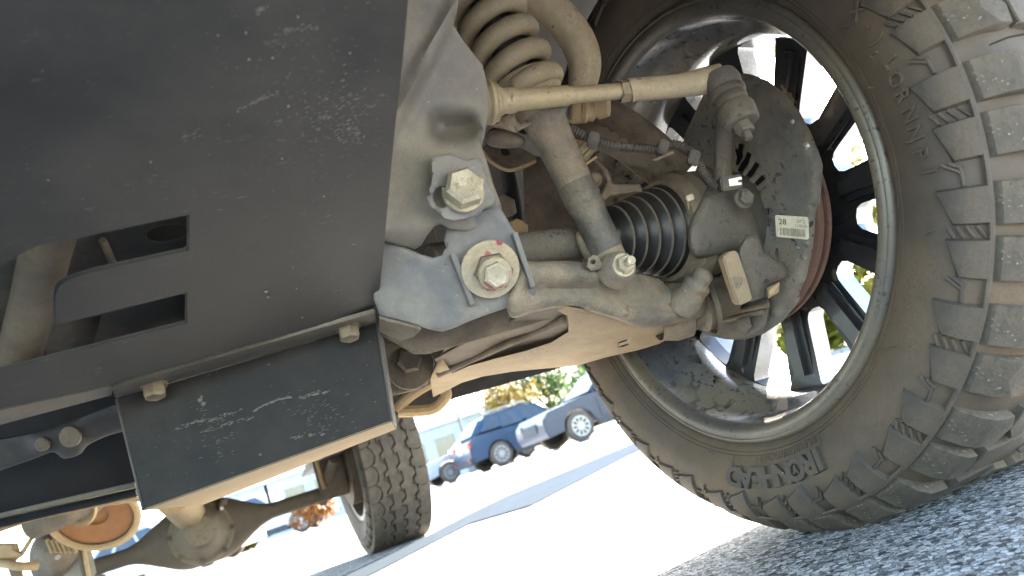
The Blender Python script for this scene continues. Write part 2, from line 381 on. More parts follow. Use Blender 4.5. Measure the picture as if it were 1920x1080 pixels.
# ================================================================== the truck
truck = tag(empty('pickup_truck'), 'dark pickup truck seen from below, with a big mud tyre and dusty suspension', 'truck')
def part(name, vf, m, parent=truck, **k): return obj(name, vf, m, parent, **k)

# ---------------------------------------------------------------- front wheel frame
NX = (.884 * CX + .135 * CY + .447 * FW).normalized()
NZ = (UP - NX * NX.dot(UP)).normalized(); NY = NZ.cross(NX)
WM = Matrix((NX, NY, NZ)).transposed().to_4x4(); WM.translation = WC
WI = WM.inverted()
def wl(px, py, a):                                             # pixel -> wheel-local point on the plane x = a
    p0 = WM @ Vector((a, 0, 0)); d = dplane(p0, NX)(px, py); return WI @ P(px, py, d)
def wd(a): return dplane(WM @ Vector((a, 0, 0)), NX)
def pol(a, r, ph): return Vector((a, r * math.cos(ph), r * math.sin(ph)))

SW = [(-.002, .2655), (-.006, .269), (-.010, .276), (-.016, .289), (-.020, .303), (-.020, .319), (-.016, .333), (-.008, .345), (.005, .354), (.03, .365), (.07, .3695), (.127, .3705)]
SWs = [Vector((p.x, p.y)) for p in spline([(a, r, 0) for a, r in SW], 3)]
full = SWs + [Vector((.254 - p.x, p.y)) for p in SWs[-2::-1]]
def sidewall(r):
    for i in range(len(SWs) - 1):
        if SWs[i].y <= r <= SWs[i + 1].y:
            t = (r - SWs[i].y) / (SWs[i + 1].y - SWs[i].y); p = SWs[i].lerp(SWs[i + 1], t); d = (SWs[i + 1] - SWs[i]).normalized()
            return p, Vector((-d.y, d.x))                      # point, outward normal (towards the inboard side / out)
    return SWs[-1], Vector((0, 1))
def tyre_mesh(profile, n=144):
    return lathe([(p.x, p.y) for p in profile], (0, 0, 0), (1, 0, 0), n, ref=Vector((0, 1, 0)))
WAX = Vector((1, 0, 0))
def lathe_x(prof, n=96): return lathe(prof, (0, 0, 0), WAX, n, ref=Vector((0, 1, 0)))

NP = 22; PER = 2 * math.pi / NP
def lug_mesh(w, r0a, r0b, hgt, seam=.3490, nq=6, nth=4):
    """raised sidewall lug between angle 0 and w: inner end slants from r0a to r0b"""
    top, base = [], []
    for i in range(nth + 1):
        s = i / nth
        for j in range(nq + 1):
            t = j / nq; r = (r0a + (r0b - r0a) * s); r = r + (seam - r) * t
            p, n = sidewall(r)
            hh = hgt * (.55 + .45 * t)
            e = (.0022 / r) * (1 if i == 0 else (-1 if i == nth else 0))
            q = p + n * hh
            ph = s * w
            if j == 0: q = sidewall(r + .0022)[0] + n * hh
            top.append(pol(q.x, q.y, ph + e)); b = p - n * .001; base.append(pol(b.x, b.y, ph))
    v = top + base; n0 = len(top); f = []; c = nq + 1
    for i in range(nth):
        for j in range(nq): f.append((i * c + j, (i + 1) * c + j, (i + 1) * c + j + 1, i * c + j + 1))
    def side(seq):
        for a, b in zip(seq, seq[1:]): f.append((a, b, b + n0, a + n0))
    side([j for j in range(c)]); side([nth * c + j for j in range(c)]); side([i * c for i in range(nth + 1)]); side([i * c + nq for i in range(nth + 1)])
    return v, f
def block_mesh(outline, r0, r1, draft=.0016, sub=.012):
    """tread block: outline [(a, angle)] raised from r0 to r1"""
    ol = []
    for i in range(len(outline)):
        a, b = outline[i], outline[(i + 1) % len(outline)]; L_ = math.hypot(b[0] - a[0], (b[1] - a[1]) * r1); n = max(1, int(L_ / sub))
        for k in range(n): ol.append((a[0] + (b[0] - a[0]) * k / n, a[1] + (b[1] - a[1]) * k / n))
    cx = sum(p[0] for p in ol) / len(ol); cy = sum(p[1] for p in ol) / len(ol); rx = max(abs(p[0] - cx) for p in ol); ry = max(abs(p[1] - cy) for p in ol)
    n = len(ol); kx, ky = 1 - draft / rx, 1 - draft / (ry * r1)
    v = [pol(a, r0, t) for a, t in ol] + [pol(cx + (a - cx) * kx, r1 - .0012, cy + (t - cy) * ky) for a, t in ol] + [pol(cx + (a - cx) * kx * .97, r1, cy + (t - cy) * ky * .97) for a, t in ol] + [pol(cx, r1 + .0002, cy)]
    f = []
    for k in range(2):
        for i in range(n): f.append((k * n + i, k * n + (i + 1) % n, (k + 1) * n + (i + 1) % n, (k + 1) * n + i))
    for i in range(n): f.append((2 * n + i, 2 * n + (i + 1) % n, 3 * n))
    return v, f
def ring_copies(name, vf, m, parent, count, off=0.0, step=None, keep=None):
    first = None
    for i in range(count):
        ph = off + i * (step or 2 * math.pi / count)
        if keep and not keep(ph): continue
        if first is None: o = first = obj(name, vf, m, parent, sharp=24)
        else:
            o = first.copy(); S.collection.objects.link(o)
        o.matrix_local = Matrix.Rotation(ph, 4, 'X')
    return first

wheel = empty('front_wheel', truck, WM)
obj('tyre', tyre_mesh(full), m_tyre, wheel, sharp=50)
A_W, GA, B_W = R(5.5), R(1.7), R(5.8)
OFF = R(1.0)
lugA = lug_mesh(A_W, .3155, .3265, .0060); lugB = lug_mesh(B_W, .3215, .3310, .0060)
ring_copies('shoulder_lug', lugA, m_lug, wheel, NP, OFF)
ring_copies('shoulder_lug', lugB, m_lug, wheel, NP, OFF + A_W + GA)
# shoulder and centre tread blocks
def blk(pts): return block_mesh([(sum(q[0] for q in pts) / len(pts) * -.12 + a * 1.12, sum(q[1] for q in pts) / len(pts) * -.12 + t * 1.12) for a, t in pts], .359, .3765)
shA = [(-.0005, R(-.3)), (.058, R(.4)), (.068, R(2.9)), (.056, R(5.8)), (-.0005, A_W + R(.3))]
shB = [(-.0005, R(-.3)), (.042, R(.2)), (.052, R(2.8)), (.046, R(5.9)), (-.0005, B_W + R(.3))]
def shoulder_round(vf):                                         # the block tops fall away to the seam
    o = []
    for v in vf[0]:
        r = math.hypot(v.y, v.z); k = 1 - (.022 * max(0, (.034 - v.x) / .034) ** 1.8) * (1 if r > .362 else 0) / r; o.append(Vector((v.x, v.y * k, v.z * k)))
    return o, vf[1]
seat_ = lambda pts: shoulder_round(block_mesh([(a, t) for a, t in pts], .346, .3775))
ring_copies('tread_block', seat_(shA), m_tread, wheel, NP, OFF)
ring_copies('tread_block', seat_(shB), m_tread, wheel, NP, OFF + A_W + GA)
ring_copies('tread_block', blk([(.072, R(.2)), (.112, R(-1.9)), (.126, R(.9)), (.114, R(5.0)), (.087, R(6.4)), (.070, R(3.8))]), m_tread, wheel, NP, OFF)
ring_copies('tread_block', blk([(.061, R(7.8)), (.090, R(7.5)), (.122, R(6.6)), (.130, R(10.2)), (.100, R(13.5)), (.059, R(12.5))]), m_tread, wheel, NP, OFF)
mir = lambda pts: [(.254 - a, t + R(3)) for a, t in pts][::-1]
far = []
for k in range(NP):
    for pts in (shA, [(a, t + A_W + GA) for a, t in shB], [(.074, R(.2)), (.110, R(-1.6)), (.122, R(.8)), (.112, R(4.2)), (.084, R(5.4))], [(.060, R(6.6)), (.088, R(6.3)), (.118, R(5.6)), (.124, R(8.6)), (.098, R(11.4))]):
        far.append(block_mesh([(a, t + OFF + k * PER) for a, t in mir(pts)], .346, .377, sub=.03))
tag(obj('tread_blocks', join(*far), m_tread, wheel), None, None, kind='stuff')
# thin fins in the grooves between the lugs
fins = []
def fin(phc, r0, r1, skew, w=.0016, h=.0042):
    pts = []
    for k in range(5):
        t = k / 4; r = r0 + (r1 - r0) * t; p, n = sidewall(r); q = p + n * (h * .4); pts.append(pol(q.x, q.y, phc + skew * (t - .5)))
    return tube(pts, w, 6)
for k in range(NP):
    b = OFF + k * PER
    for q in range(4): fins.append(fin(b + A_W + GA * .5, .324 + q * .0060, .329 + q * .0060, GA * .95))
    c0 = b + A_W + GA + B_W; gw = PER - A_W - GA - B_W
    fins.append(fin(c0 + gw * .62, .3355, .3365, gw * .76)); fins.append(fin(c0 + gw * .2, .324, .3355, gw * .45)); fins.append(fin(c0 + gw * .12, .329, .337, gw * .3))
tag(obj('groove_fins', join(*fins), m_lug, wheel), None, None, kind='stuff')
obj('seam_ridge', lathe_x([(-.0085, .3500), (-.0088, .3520), (-.0070, .3535), (-.0050, .3533), (-.004, .3515)], 192), m_lug, wheel)
for nm_, r_ in (('bead_line', .2745), ('bead_line', .2785), ('shoulder_line', .3305)):
    p_, n_ = sidewall(r_)
    if nm_ == 'bead_line': obj('bead_line', lathe_x([(p_.x + .001, r_ - .0011), (p_.x + n_.x * .0009, r_), (p_.x + .001, r_ + .0011)], 160), m_tyre, wheel)
# raised lettering
def letter(ch, ph, r, size, ext, tilt=0, sx=1.0, off=0):
    p, n = sidewall(r); e_r = Vector((0, math.cos(ph), math.sin(ph))); e_t = Vector((0, -math.sin(ph), math.cos(ph)))
    nn = (WAX * n.x + e_r * n.y).normalized(); up = (e_r - nn * e_r.dot(nn)).normalized(); e_t = up.cross(nn)
    m = Matrix((e_t * sx, up, nn)).transposed().to_4x4(); m.translation = pol(p.x, p.y, ph) + nn * ext * .5
    return xf(text_mesh(ch, size, ext, .0003, off), m)
def ang(px, py, a=-.020): q = wl(px, py, a); return math.atan2(q.z, q.y), math.hypot(q.y, q.z)
a0, ra = ang(1553, 876); a1, rb = ang(1368, 890)
word = 'IRONHEAD'
wts = [.45, 1.05, 1.1, 1.1, 1.0, .95, 1.0, 1.0]; tot = sum(wts); acc = 0
for ch, w in zip(word, wts):
    ph = a0 + (a1 - a0) * ((acc + w / 2) / tot); acc += w
    rr = ra + (rb - ra) * acc / tot
    l = join(letter(ch, ph, min(max(rr, .295), .3005), .0315, .0024, sx=1.12, off=.0011))
    obj('raised_letter', l, m_lug, wheel, sharp=25)
    if ch == 'O':                                              # the flame stroke inside the O
        obj('raised_letter', letter('Y', ph, min(max(rr, .295), .3005), .012, .0024, off=.0004), m_lug, wheel, sharp=25)
small = [('X', 1608, 22), ('-', 1632, 48), (')', 1648, 75), (':', 1642, 100), ('L', 1672, 118), ('O', 1681, 150), ('R', 1694, 180), ('N', 1708, 215), ('N', 1718, 250), ('P', 1728, 288), ('I', 1744, 322)]
for ch, px, py in small:
    ph, rr = ang(px, py)
    obj('raised_letter', letter(ch, ph, min(max(rr, .285), .325), .018, .0017), m_tyre, wheel, sharp=25)
for px, py in ((1365, 850), (1533, 830)):
    ph, rr = ang(px, py); obj('raised_mark', letter('I', ph, .284, .020, .0008, sx=.5), m_tyre, wheel)
for k in range(15):
    t = k / 14; ph = ang(1410, 862)[0] * (1 - t) + ang(1523, 836)[0] * t
    obj('raised_mark', letter('IECTOXINU7DRSBH'[k], ph, .2825, .0080, .0006), m_tyre, wheel)
# moulding hairs and scuffs standing on the rubber
hair = [tube([P(1856, 84, .52), P(1890, 70, .505), P(1930, 62, .49)], .0008, 5)]
for px, py, dx, dy in ((1690, 270, 26, -6), (1570, 52, 22, -4), (1640, 660, 40, -10), (1735, 440, 18, -10), (1622, 166, 16, -2), (1330, 845, 10, 6), (1868, 372, 14, 4), (1895, 345, 10, -4)):
    a, b = WM @ wl(px, py, -.0215), WM @ wl(px + dx, py + dy, -.0215)
    hair.append(tube([a, a.lerp(b, .5) - NX * .003, b], .0007, 5))
tag(part('rubber_hairs', join(*hair), m_lug), None, None, kind='stuff')

# ---------------------------------------------------------------- rim
rim = [(.012, .262), (.004, .2675), (-.004, .2655), (-.007, .262), (-.0068, .2555), (-.0045, .2535), (-.0045, .2475), (-.001, .2445), (.006, .243), (.03, .242), (.045, .236), (.06, .222), (.078, .219), (.095, .222), (.118, .227), (.150, .229), (.185, .231), (.215, .238), (.25, .246), (.258, .262), (.252, .2665), (.24, .256), (.2, .246), (.1, .238), (.05, .255), (.012, .262)]
lip = [(.012, .262), (.004, .2675), (-.004, .2655), (-.0066, .263), (-.0072, .2605), (-.0060, .2598), (-.0060, .2585), (-.0072, .2575), (-.0068, .2500), (-.0045, .2475), (-.001, .2448), (.004, .2432), (.009, .2428)]
obj('rim_lip', lathe_x(lip, 160), m_rlip, wheel, sharp=60)
obj('barrel', lathe_x([(.009, .2428), (.03, .242), (.045, .237), (.06, .226), (.078, .221), (.095, .222), (.118, .227), (.150, .229), (.185, .231), (.215, .238), (.25, .246), (.258, .262), (.252, .2665), (.24, .256), (.2, .246), (.1, .2385), (.05, .255), (.012, .262)], 160), m_barrel, wheel, sharp=60)
def rr_window(phc, r0, r1, h0, h1):
    pts = [(r1 - .001, -h1 * .93), (r1, -h1 * .6), (r1 + .001, 0), (r1, h1 * .6), (r1 - .001, h1 * .93), (r1 - .008, h1), (r0 + .02, h0 * 1.02), (r0 + .009, h0 * .92), (r0 + .002, h0 * .62), (r0, 0), (r0 + .002, -h0 * .62), (r0 + .009, -h0 * .92), (r0 + .02, -h0 * 1.02), (r1 - .008, -h1)]
    return [pol(0, r, phc + h) for r, h in pts]
NSP = 12; SOFF = R(8)
outer = [pol(0, .2315, 2 * math.pi * k / 144) for k in range(144)]
wins = [rr_window(SOFF + 2 * math.pi * (k + .5) / NSP, .118 if k % 2 else .130, .224, R(6.4), R(8.4)) for k in range(NSP)]
hubh = [pol(0, .045, 2 * math.pi * k / 32) for k in range(32)]
sp = plate([outer] + wins + [hubh], (.028, 0, 0), .004)
sp = ([Vector((v.x + .108 + .20 * max(0, .2 - math.hypot(v.y, v.z)) * .6, v.y, v.z)) for v in sp[0]], sp[1])
so_ = obj('spoke_face', sp, m_rim, wheel, sharp=40)
so_.data.materials.append(m_pol)
for p_ in so_.data.polygons:
    r_ = math.hypot(p_.center.y, p_.center.z)
    if abs(p_.normal.x) < .5 and .1 < r_ < .2225: p_.material_index = 1
for k in range(NSP):                                            # stiffening rib down the back of each spoke
    ph = SOFF + 2 * math.pi * k / NSP
    rib = bevel(box(pol(.110, .165, ph), pol(0, .048, ph), pol(0, 1, ph + math.pi / 2) * .016, Vector((.009, 0, 0))), .008, 4)
    if k == 0: r0_ = obj('spoke', rib, m_rim, wheel)
    else:
        obj('spoke', rib, m_rim, wheel)

# ---------------------------------------------------------------- brake disc and dust shield
part('brake_disc', xf(lathe_x([(.053, .09), (.053, .132), (.055, .134), (.060, .134), (.0615, .128), (.0655, .128), (.067, .134), (.072, .134), (.074, .132), (.074, .05)], 96), WM), m_rust, sharp=30)
part('slot_blackout', xf(lathe_x([(.0495, .03), (.0495, .122), (.052, .122), (.052, .03)], 64), WM), m_black)  # added black disc, stands in for the darkness inside the shield slots
part('wheel_hub', xf(lathe_x([(.02, .01), (.02, .062), (.05, .066), (.09, .07), (.128, .075), (.15, .07), (.15, 0)], 48), WM), m_dark)
Z7 = lambda x, y: (1080 + x / 4, 100 + y / 4)
Z8 = lambda x, y: (1080 + x / 4, 350 + y / 4)
sh_out = [(1372, 136), (1405, 138), (1440, 151), (1472, 176), (1500, 211), (1521, 250), (1536, 288), (1543, 310), (1541, 345), (1535, 400), (1529, 465), (1517, 520), (1496, 568), (1468, 602), (1432, 626), (1396, 637), (1352, 634), (1312, 612), (1282, 570), (1268, 500), (1262, 420), (1266, 330), (1285, 250), (1320, 175), (1345, 148)]
sh_holes = [[Z7(*p) for p in h] for h in (
    [(1222, 675), (1258, 685), (1247, 735), (1252, 775), (1218, 840), (1196, 832), (1208, 780), (1192, 722), (1200, 712), (1216, 722)],
    [(1285, 735), (1316, 755), (1294, 825), (1240, 906), (1211, 880), (1240, 822), (1266, 790)],
    [(1345, 815), (1376, 835), (1338, 905), (1292, 950), (1268, 925), (1310, 872)],
    [(1395, 910), (1421, 940), (1372, 985), (1302, 1040), (1278, 1010), (1340, 970)])] + [[Z8(*p) for p in h] for h in (
    [(1290, 14), (1340, -10), (1352, 5), (1296, 38)], [(1330, 60), (1372, 34), (1380, 64), (1340, 96)], [(1346, 122), (1384, 103), (1392, 128), (1354, 148)],
    [(1388, 165), (1446, 160), (1450, 210), (1428, 214), (1424, 192), (1392, 188)], [(1412, 236), (1440, 228), (1454, 296), (1438, 300), (1432, 270), (1414, 262)])]
d_sh0 = wd(.046)
def d_sh(x, y):
    e = min(segd(x, y, sh_out[i - 1], sh_out[i]) for i in range(len(sh_out)))
    q = wl(x, y, .046); r = math.hypot(q.y, q.z)
    return d_sh0(x, y) + .010 * (1 - sstep(4, 16, e)) - .007 * sstep(.07, .05, r) * (1 if y > 0 else 0)
shield = part('dust_shield', form(sh_out, d_sh, .0012, 3, 11, sh_holes, toward=None), m_shield)
for px, py, r in ((1511, 274, .0042), (1486, 228, .0028), (1497, 465, .0016)):
    obj('rivet', hexless if False else lathe([(-.001, r), (.0008, r), (.0016, r * .7), (.0018, 0)], P(px, py, d_sh(px, py) - .0002), -NX, 16), m_clip, shield)
def qmap(quad, dfun, lift):
    def f(u, v, z=0):
        a = [quad[0][i] * (1 - u) + quad[1][i] * u for i in (0, 1)]; b = [quad[3][i] * (1 - u) + quad[2][i] * u for i in (0, 1)]
        x, y = a[0] * (1 - v) + b[0] * v, a[1] * (1 - v) + b[1] * v
        return P(x, y, dfun(x, y) - lift - z)
    return f
lab_q = [(1453, 403), (1514, 407), (1516, 449.5), (1455.5, 444)]
d_lab = wd(.043)
lq = qmap(lab_q, lambda x, y: d_sh(x, y) - .0016, .0)
cr = []
for cu, cv, s0 in ((.06, .09, 180), (.94, .09, 270), (.94, .91, 0), (.06, .91, 90)):
    for k in range(5):
        w = R(s0 + k * 22.5); cr.append(lq(cu + .06 * math.cos(w), cv + .09 * math.sin(w)))
lab = obj('part_label', plate([cr], NX * .0012, 0), m_label, shield, smooth=False)
def print_on(name, s, cu, cv, size, asp, m):
    t = text_mesh(s, 1, .0, 0); o = []
    for v in t[0]: o.append(lq(cu + v.x * size / asp, cv - v.y * size, .0004))
    obj(name, (o, t[1]), m, shield, smooth=False)
print_on('label_print', '28', .22, .30, .36, 1.45, m_ink)
print_on('label_print', '30°2', .78, .22, .20, 1.45, m_inkl); print_on('label_print', '110620', .78, .43, .20, 1.45, m_inkl)
bars = []
u = .13
while u < .92:
    w = random.choice((.008, .014, .022)); a = [lq(u, .56, .0004), lq(u + w, .56, .0004), lq(u + w, .90, .0004), lq(u, .90, .0004)]
    bars.append((a, [(0, 1, 2, 3)])); u += w + random.choice((.008, .012, .018))
obj('barcode_lines', join(*bars), m_inkl, shield, smooth=False)

# ---------------------------------------------------------------- skid plate
SN = Vector((0, .30, 1)).normalized(); S0 = onz(710, 580, .40)
d_sk = dplane(S0, SN)
def skp(x, y, off=0): return P(x, y, d_sk(x, y)) + SN * off
sk_out = [(772, -60), (757, 110), (742, 240), (733, 330), (722, 450), (713, 545), (708, 573), (696, 584), (560, 622), (400, 665), (205, 722), (0, 768), (-170, 806), (-260, 400), (-200, -60)]
slot = spline([(-120, 560, 0), (-60, 530, 0), (0, 503, 0), (40, 478, 0), (75, 462, 0)], 3) + [Vector(p) for p in ((130, 452, 0), (352, 405, 0), (351, 469, 0), (180, 507, 0))] + spline([(150, 516, 0), (122, 526, 0), (105, 540, 0), (100, 560, 0)], 3) + [Vector(p) for p in ((102, 612, 0), (348, 551, 0), (348, 606, 0), (0, 695, 0), (-120, 722, 0))]
skid = part('skid_plate', plate([[skp(*p) for p in sk_out], [skp(p.x, p.y) for p in slot]], SN * .004, .0012), m_skid, sharp=30)
# turned-down rear lip on the left
obj('rear_lip', bevel(([onz(-60, 782, .3955), onz(206, 724, .3955), onz(211, 741, .3955), onz(-60, 813, .3955)] + [p + Vector((0, 0, .004)) for p in (onz(-60, 782, .3955), onz(206, 724, .3955), onz(211, 741, .3955), onz(-60, 813, .3955))], [(0, 1, 2, 3), (7, 6, 5, 4), (0, 4, 5, 1), (1, 5, 6, 2), (2, 6, 7, 3), (3, 7, 4, 0)]), .001), m_flg, skid)
# chips of dried mud on the plate
chips = []
for px, py, s in ((498, 546, 9), (502, 556, 6), (555, 540, 4), (566, 594, 4), (548, 500, 3), (606, 367, 4), (540, 198, 4), (466, 110, 3), (510, 107, 3), (612, 184, 3), (634, 257, 3), (528, 296, 3), (460, 60, 3), (558, 30, 3), (408, 65, 2.5), (282, 302, 2.5), (655, 98, 3), (90, 336, 2.5)):
    c = skp(px, py, -.0006); s *= .55 / 1400 * .62
    chips.append(lathe([(0, s), (.0006, s * .8), (.0012, s * .3), (.0013, 0)], c, -SN, 7))
for _ in range(230):
    px, py = (random.gauss(600, 62), random.gauss(190, 85)) if random.random() < .75 else (random.uniform(40, 720), random.uniform(0, 560))
    if px > 728 or (px < 360 and 400 < py < 700): continue
    c = skp(px, py, -.0003); sz = random.choice((.6, .7, .9, 1.2)) * .5 / 1400; w = random.uniform(.3, .8); a = (CX * math.cos(w) + CY * math.sin(w)); a = (a - SN * a.dot(SN)).normalized()
    chips.append(tube([c - a * sz * random.uniform(.6, 3), c, c + a * sz * random.uniform(.6, 3)], [sz * .3, sz * .8, sz * .25], 5))
def sk_scr(pts, n, jit, w):
    q = resamp([Vector(p) for p in pts] + [Vector(p) for p in pts[-2:0:-1]], 3)
    for _ in range(n):
        p = random.choice(q); L_ = random.uniform(2, 9); x, y = p.x + random.gauss(0, jit), p.y + random.gauss(0, jit)
        if x > 726: continue
        chips.append(tube([skp(x, y, -.0001), skp(x + L_, y - L_ * random.uniform(.25, .6), -.0001)], w * random.uniform(.3, .9), 4))
sk_scr([(440, 208), (520, 172)], 22, 1.5, .0005); sk_scr([(510, 62), (590, 50)], 26, 5, .0004); sk_scr([(590, 230), (690, 180)], 70, 24, .00035); sk_scr([(640, 240), (668, 262)], 40, 9, .0004); sk_scr([(330, 262), (380, 250)], 14, 5, .0003); sk_scr([(470, 30), (500, 10)], 12, 3, .0004)
tag(obj('mud_flecks', join(*chips), m_fleck, skid), None, None, kind='stuff')
# seam in the plate near its right edge
part('oil_sump', form([(-80, 400), (390, 380), (400, 480), (390, 700), (-100, 740)], lambda x, y: d_sk(x, y) + .075 - .02 * sstep(150, 60, x), .004, 4, 26, [[(312 + 38 * math.cos(t / 14 * 6.283), 437 + 15 * math.sin(t / 14 * 6.283) - 4 * math.cos(t / 14 * 6.283)) for t in range(14)], [(48 + 42 * math.cos(t / 14 * 6.283), 664 + 14 * math.sin(t / 14 * 6.283) - 4 * math.cos(t / 14 * 6.283)) for t in range(14)]]), m_dark)
part('oil_filter', tube([P(112, 380, d_sk(112, 380) + .055), P(84, 480, d_sk(84, 480) + .05), P(66, 560, d_sk(66, 560) + .047), P(30, 690, d_sk(30, 690) + .05)], .0165, 24), m_web)
part('sump_rib', tube([P(192, 450, d_sk(192, 450) + .066), P(215, 500, d_sk(215, 500) + .066)], .003, 8), m_brown)
part('sump_guard', form([(172, 650), (192, 588), (360, 545), (365, 620), (200, 660)], lambda x, y: d_sk(x, y) + .05, .002, 3, 26), m_dark)

# ---------------------------------------------------------------- crossmember behind the skid plate
F1, F2 = onz(707, 605, .397), onz(217, 748, .397)
ED = (F1 - F2).normalized(); FN = Vector((-ED.y, ED.x, 0)).normalized()
if FN.y < 0: FN = -FN
fp = dplane(F1, FN)
C1, C2 = P(735, 790, fp(735, 790)), P(268, 957, fp(268, 957))
E1, E2 = onz(704, 585, .396), onz(208, 727, .396)
xm = empty('crossmember', truck)
obj('front_face', plate([[F2, F1, C1, C2]], FN * .004, .001), m_skid2, xm, sharp=25)
lowz = Vector((0, 0, -.0005))
obj('top_flange', plate([[E2, E1, F1, F2]], Vector((0, 0, .004)), .001), m_flg, xm, sharp=25)
B1, B2 = C1 + FN * .105, C2 + FN * .19
obj('bottom_flange', plate([[C2 + FN * .0005 + lowz, C1 + FN * .0005 + lowz, B1 + lowz, B2 + lowz]], Vector((0, 0, .004)), .001), m_lip, xm, sharp=25)
obj('end_plate', plate([[F1 + ED * .001, C1 + ED * .001, B1 + ED * .001, F1 + FN * .105 + ED * .001]], -ED * .003, 0), m_dark, xm)
obj('end_plate', plate([[F2 - ED * .001, C2 - ED * .001, B2 - ED * .001, F2 + FN * .19 - ED * .001]], ED * .003, 0), m_dark, xm)
for px, py in ((652, 614), (289, 722)):
    b = onz(px, py, .396)
    obj('flange_bolt', hexbolt(b, (-.10, -.25, -1), .0105, .011, .0120, .0022, spin=.3), m_beige2, xm, sharp=30)
cr_ = []
for px, py, s in ((375, 750, 5), (381, 757, 5), (378, 744, 3), (488, 852, 3)):
    c = P(px, py, fp(px, py) - .0004); s *= .75 / 1400 * .9; cr_.append(lathe([(0, s), (.0006, s * .8), (.001, 0)], c, -FN, 7))
def scratch(pts, w, n=40, jit=2.2):
    out = []; q = resamp([Vector(p) for p in pts] + [Vector(p) for p in pts[-2:0:-1]], 2.5)
    for _ in range(n):
        p = random.choice(q); L_ = random.uniform(1.5, 7); x, y = p.x + random.gauss(0, jit), p.y + random.gauss(0, jit)
        a, b = P(x, y, fp(x, y) - .0001), P(x + L_, y - L_ * random.uniform(.2, .5), fp(x + L_, y - L_ * .3) - .0001); out.append(tube([a, b], w * random.uniform(.3, .8), 4))
    return join(*out)
for pts, w, n, jt in (([(320, 806), (350, 797), (372, 789), (400, 788), (430, 776), (452, 768)], .0007, 70, 2), ([(473, 772), (495, 760), (520, 749), (541, 746)], .0009, 70, .9), ([(560, 747), (580, 741), (612, 735)], .0008, 40, 1.6), ([(370, 812), (400, 806), (425, 795), (470, 784)], .0006, 45, 2), ([(545, 822), (575, 816), (604, 814)], .0007, 30, 2), ([(372, 770), (400, 790), (420, 830), (400, 850)], .0004, 60, 18), ([(560, 760), (600, 800), (640, 760)], .0004, 70, 20)):
    cr_.append(scratch(pts, w, n, jt))
tag(obj('scratches', join(*cr_), m_fleck, xm), None, None, kind='stuff')

# ---------------------------------------------------------------- parts behind the crossmember, left
d_l = lambda x, y: .86 + (y - 800) * .0002
gb = part('mount_bracket', form([(-40, 835), (40, 815), (100, 800), (180, 770), (240, 752), (244, 800), (200, 818), (165, 835), (150, 852), (120, 860), (100, 848), (70, 858), (30, 872), (-40, 890)], lambda x, y: d_l(x, y) - .012 * gau(x, y, 80, 832, 22) - .014 * gau(x, y, 132, 822, 26), .008, 9, 11, round_=True), m_dark)
for px, py, r in ((82, 832, .008), (134, 818, .012), (134, 818, .006)):
    obj('boss', lathe([(0, r), (.004, r), (.005, r * .8), (.005, 0)], P(px, py, d_l(px, py) - .012 - r * .1), -FW, 20), m_brown, gb)
part('transmission_pan', form([(-60, 790), (270, 720), (275, 900), (250, 912), (-60, 985)], lambda x, y: .94 + (y - 800) * .0002, .01, 6, 40), m_black)
part('pan_rail', tube([P(-40, 976, .93), P(255, 908, .93)], .0035, 8), m_frame)
part('pan_rail', tube([P(-40, 990, .92), P(258, 922, .92)], .005, 8), m_black)
part('pan_rail', tube([P(-40, 1006, .93), P(60, 972, .93), P(258, 930, .93)], .003, 8), m_beige)
# round rusty drum and its rim
dc = P(180, 957, 1.75); dax = (-.80 * FW + .22 * CX - .42 * CY).normalized()
part('heat_shield', lathe([(-.03, .078), (.0, .092), (.020, .101), (.027, .101), (.030, .097), (.030, .089), (.024, .085)], dc, dax, 48), m_beige)
part('rusty_drum', lathe([(.018, .0855), (.020, .075), (.018, .045), (.016, .030), (.010, .028), (.010, 0)], dc, dax, 48), m_orange)
part('exhaust_pipe', tube(spline([P(60, 985, 1.60), P(110, 965, 1.6), P(140, 950, 1.62), P(168, 940, 1.66), P(205, 900, 1.75)], 6), .030, 20), m_brown)
part('pipe_flange', lathe([(-.004, .03), (-.004, .043), (.004, .043), (.004, .03)], P(150, 950, 1.64), (P(168, 940, 1.66) - P(140, 950, 1.62)), 24), m_beige)
part('torsion_strap', form([(150, 930), (262, 905), (266, 940), (190, 950)], lambda x, y: 1.45, .004, 3, 20), m_beige)
part('transfer_case', form([(56, 1030), (80, 1000), (120, 1010), (140, 1022), (150, 1040), (120, 1078), (90, 1095), (60, 1080)], lambda x, y: 1.9 - .04 * gau(x, y, 95, 1045, 25), .04, 20, 10, round_=True), m_brown)
for k in range(6):
    part('cooling_fin', tube([P(88 + k * 9, 1012 + k * 1.2, 1.84), P(98 + k * 9, 1036, 1.83)], .005, 6), m_beige)
part('gearbox_mount', form([(-20, 1018), (34, 1018), (38, 1034), (60, 1000), (64, 1010), (44, 1042), (30, 1052), (-20, 1052)], lambda x, y: 1.7, .012, 4, 12), m_beige)
part('shift_link', tube(spline([P(-10, 1056, 1.7), P(14, 1058, 1.68), P(40, 1062, 1.68), P(72, 1060, 1.7)], 5), .010, 12), m_beige)
part('shift_link', tube(spline([P(26, 1062, 1.7), P(34, 1085, 1.7)], 4), .012, 12), m_brown)
part('clip', tube([P(106, 1047, 1.78), P(111, 1043, 1.78)], .005, 8), m_clip)
part('strap_bracket', bevel((lambda a: a)(box(P(142, 1050, 1.95), (P(163, 1044, 1.95) - P(121, 1056, 1.95)) / 2, (P(150, 1090, 1.95) - P(134, 1010, 1.95)) / 2, FW * .03)), .004), m_frame)
part('tie_rail', tube([P(154, 1018, 1.93), P(168, 1090, 1.93)], .006, 8), m_beige)

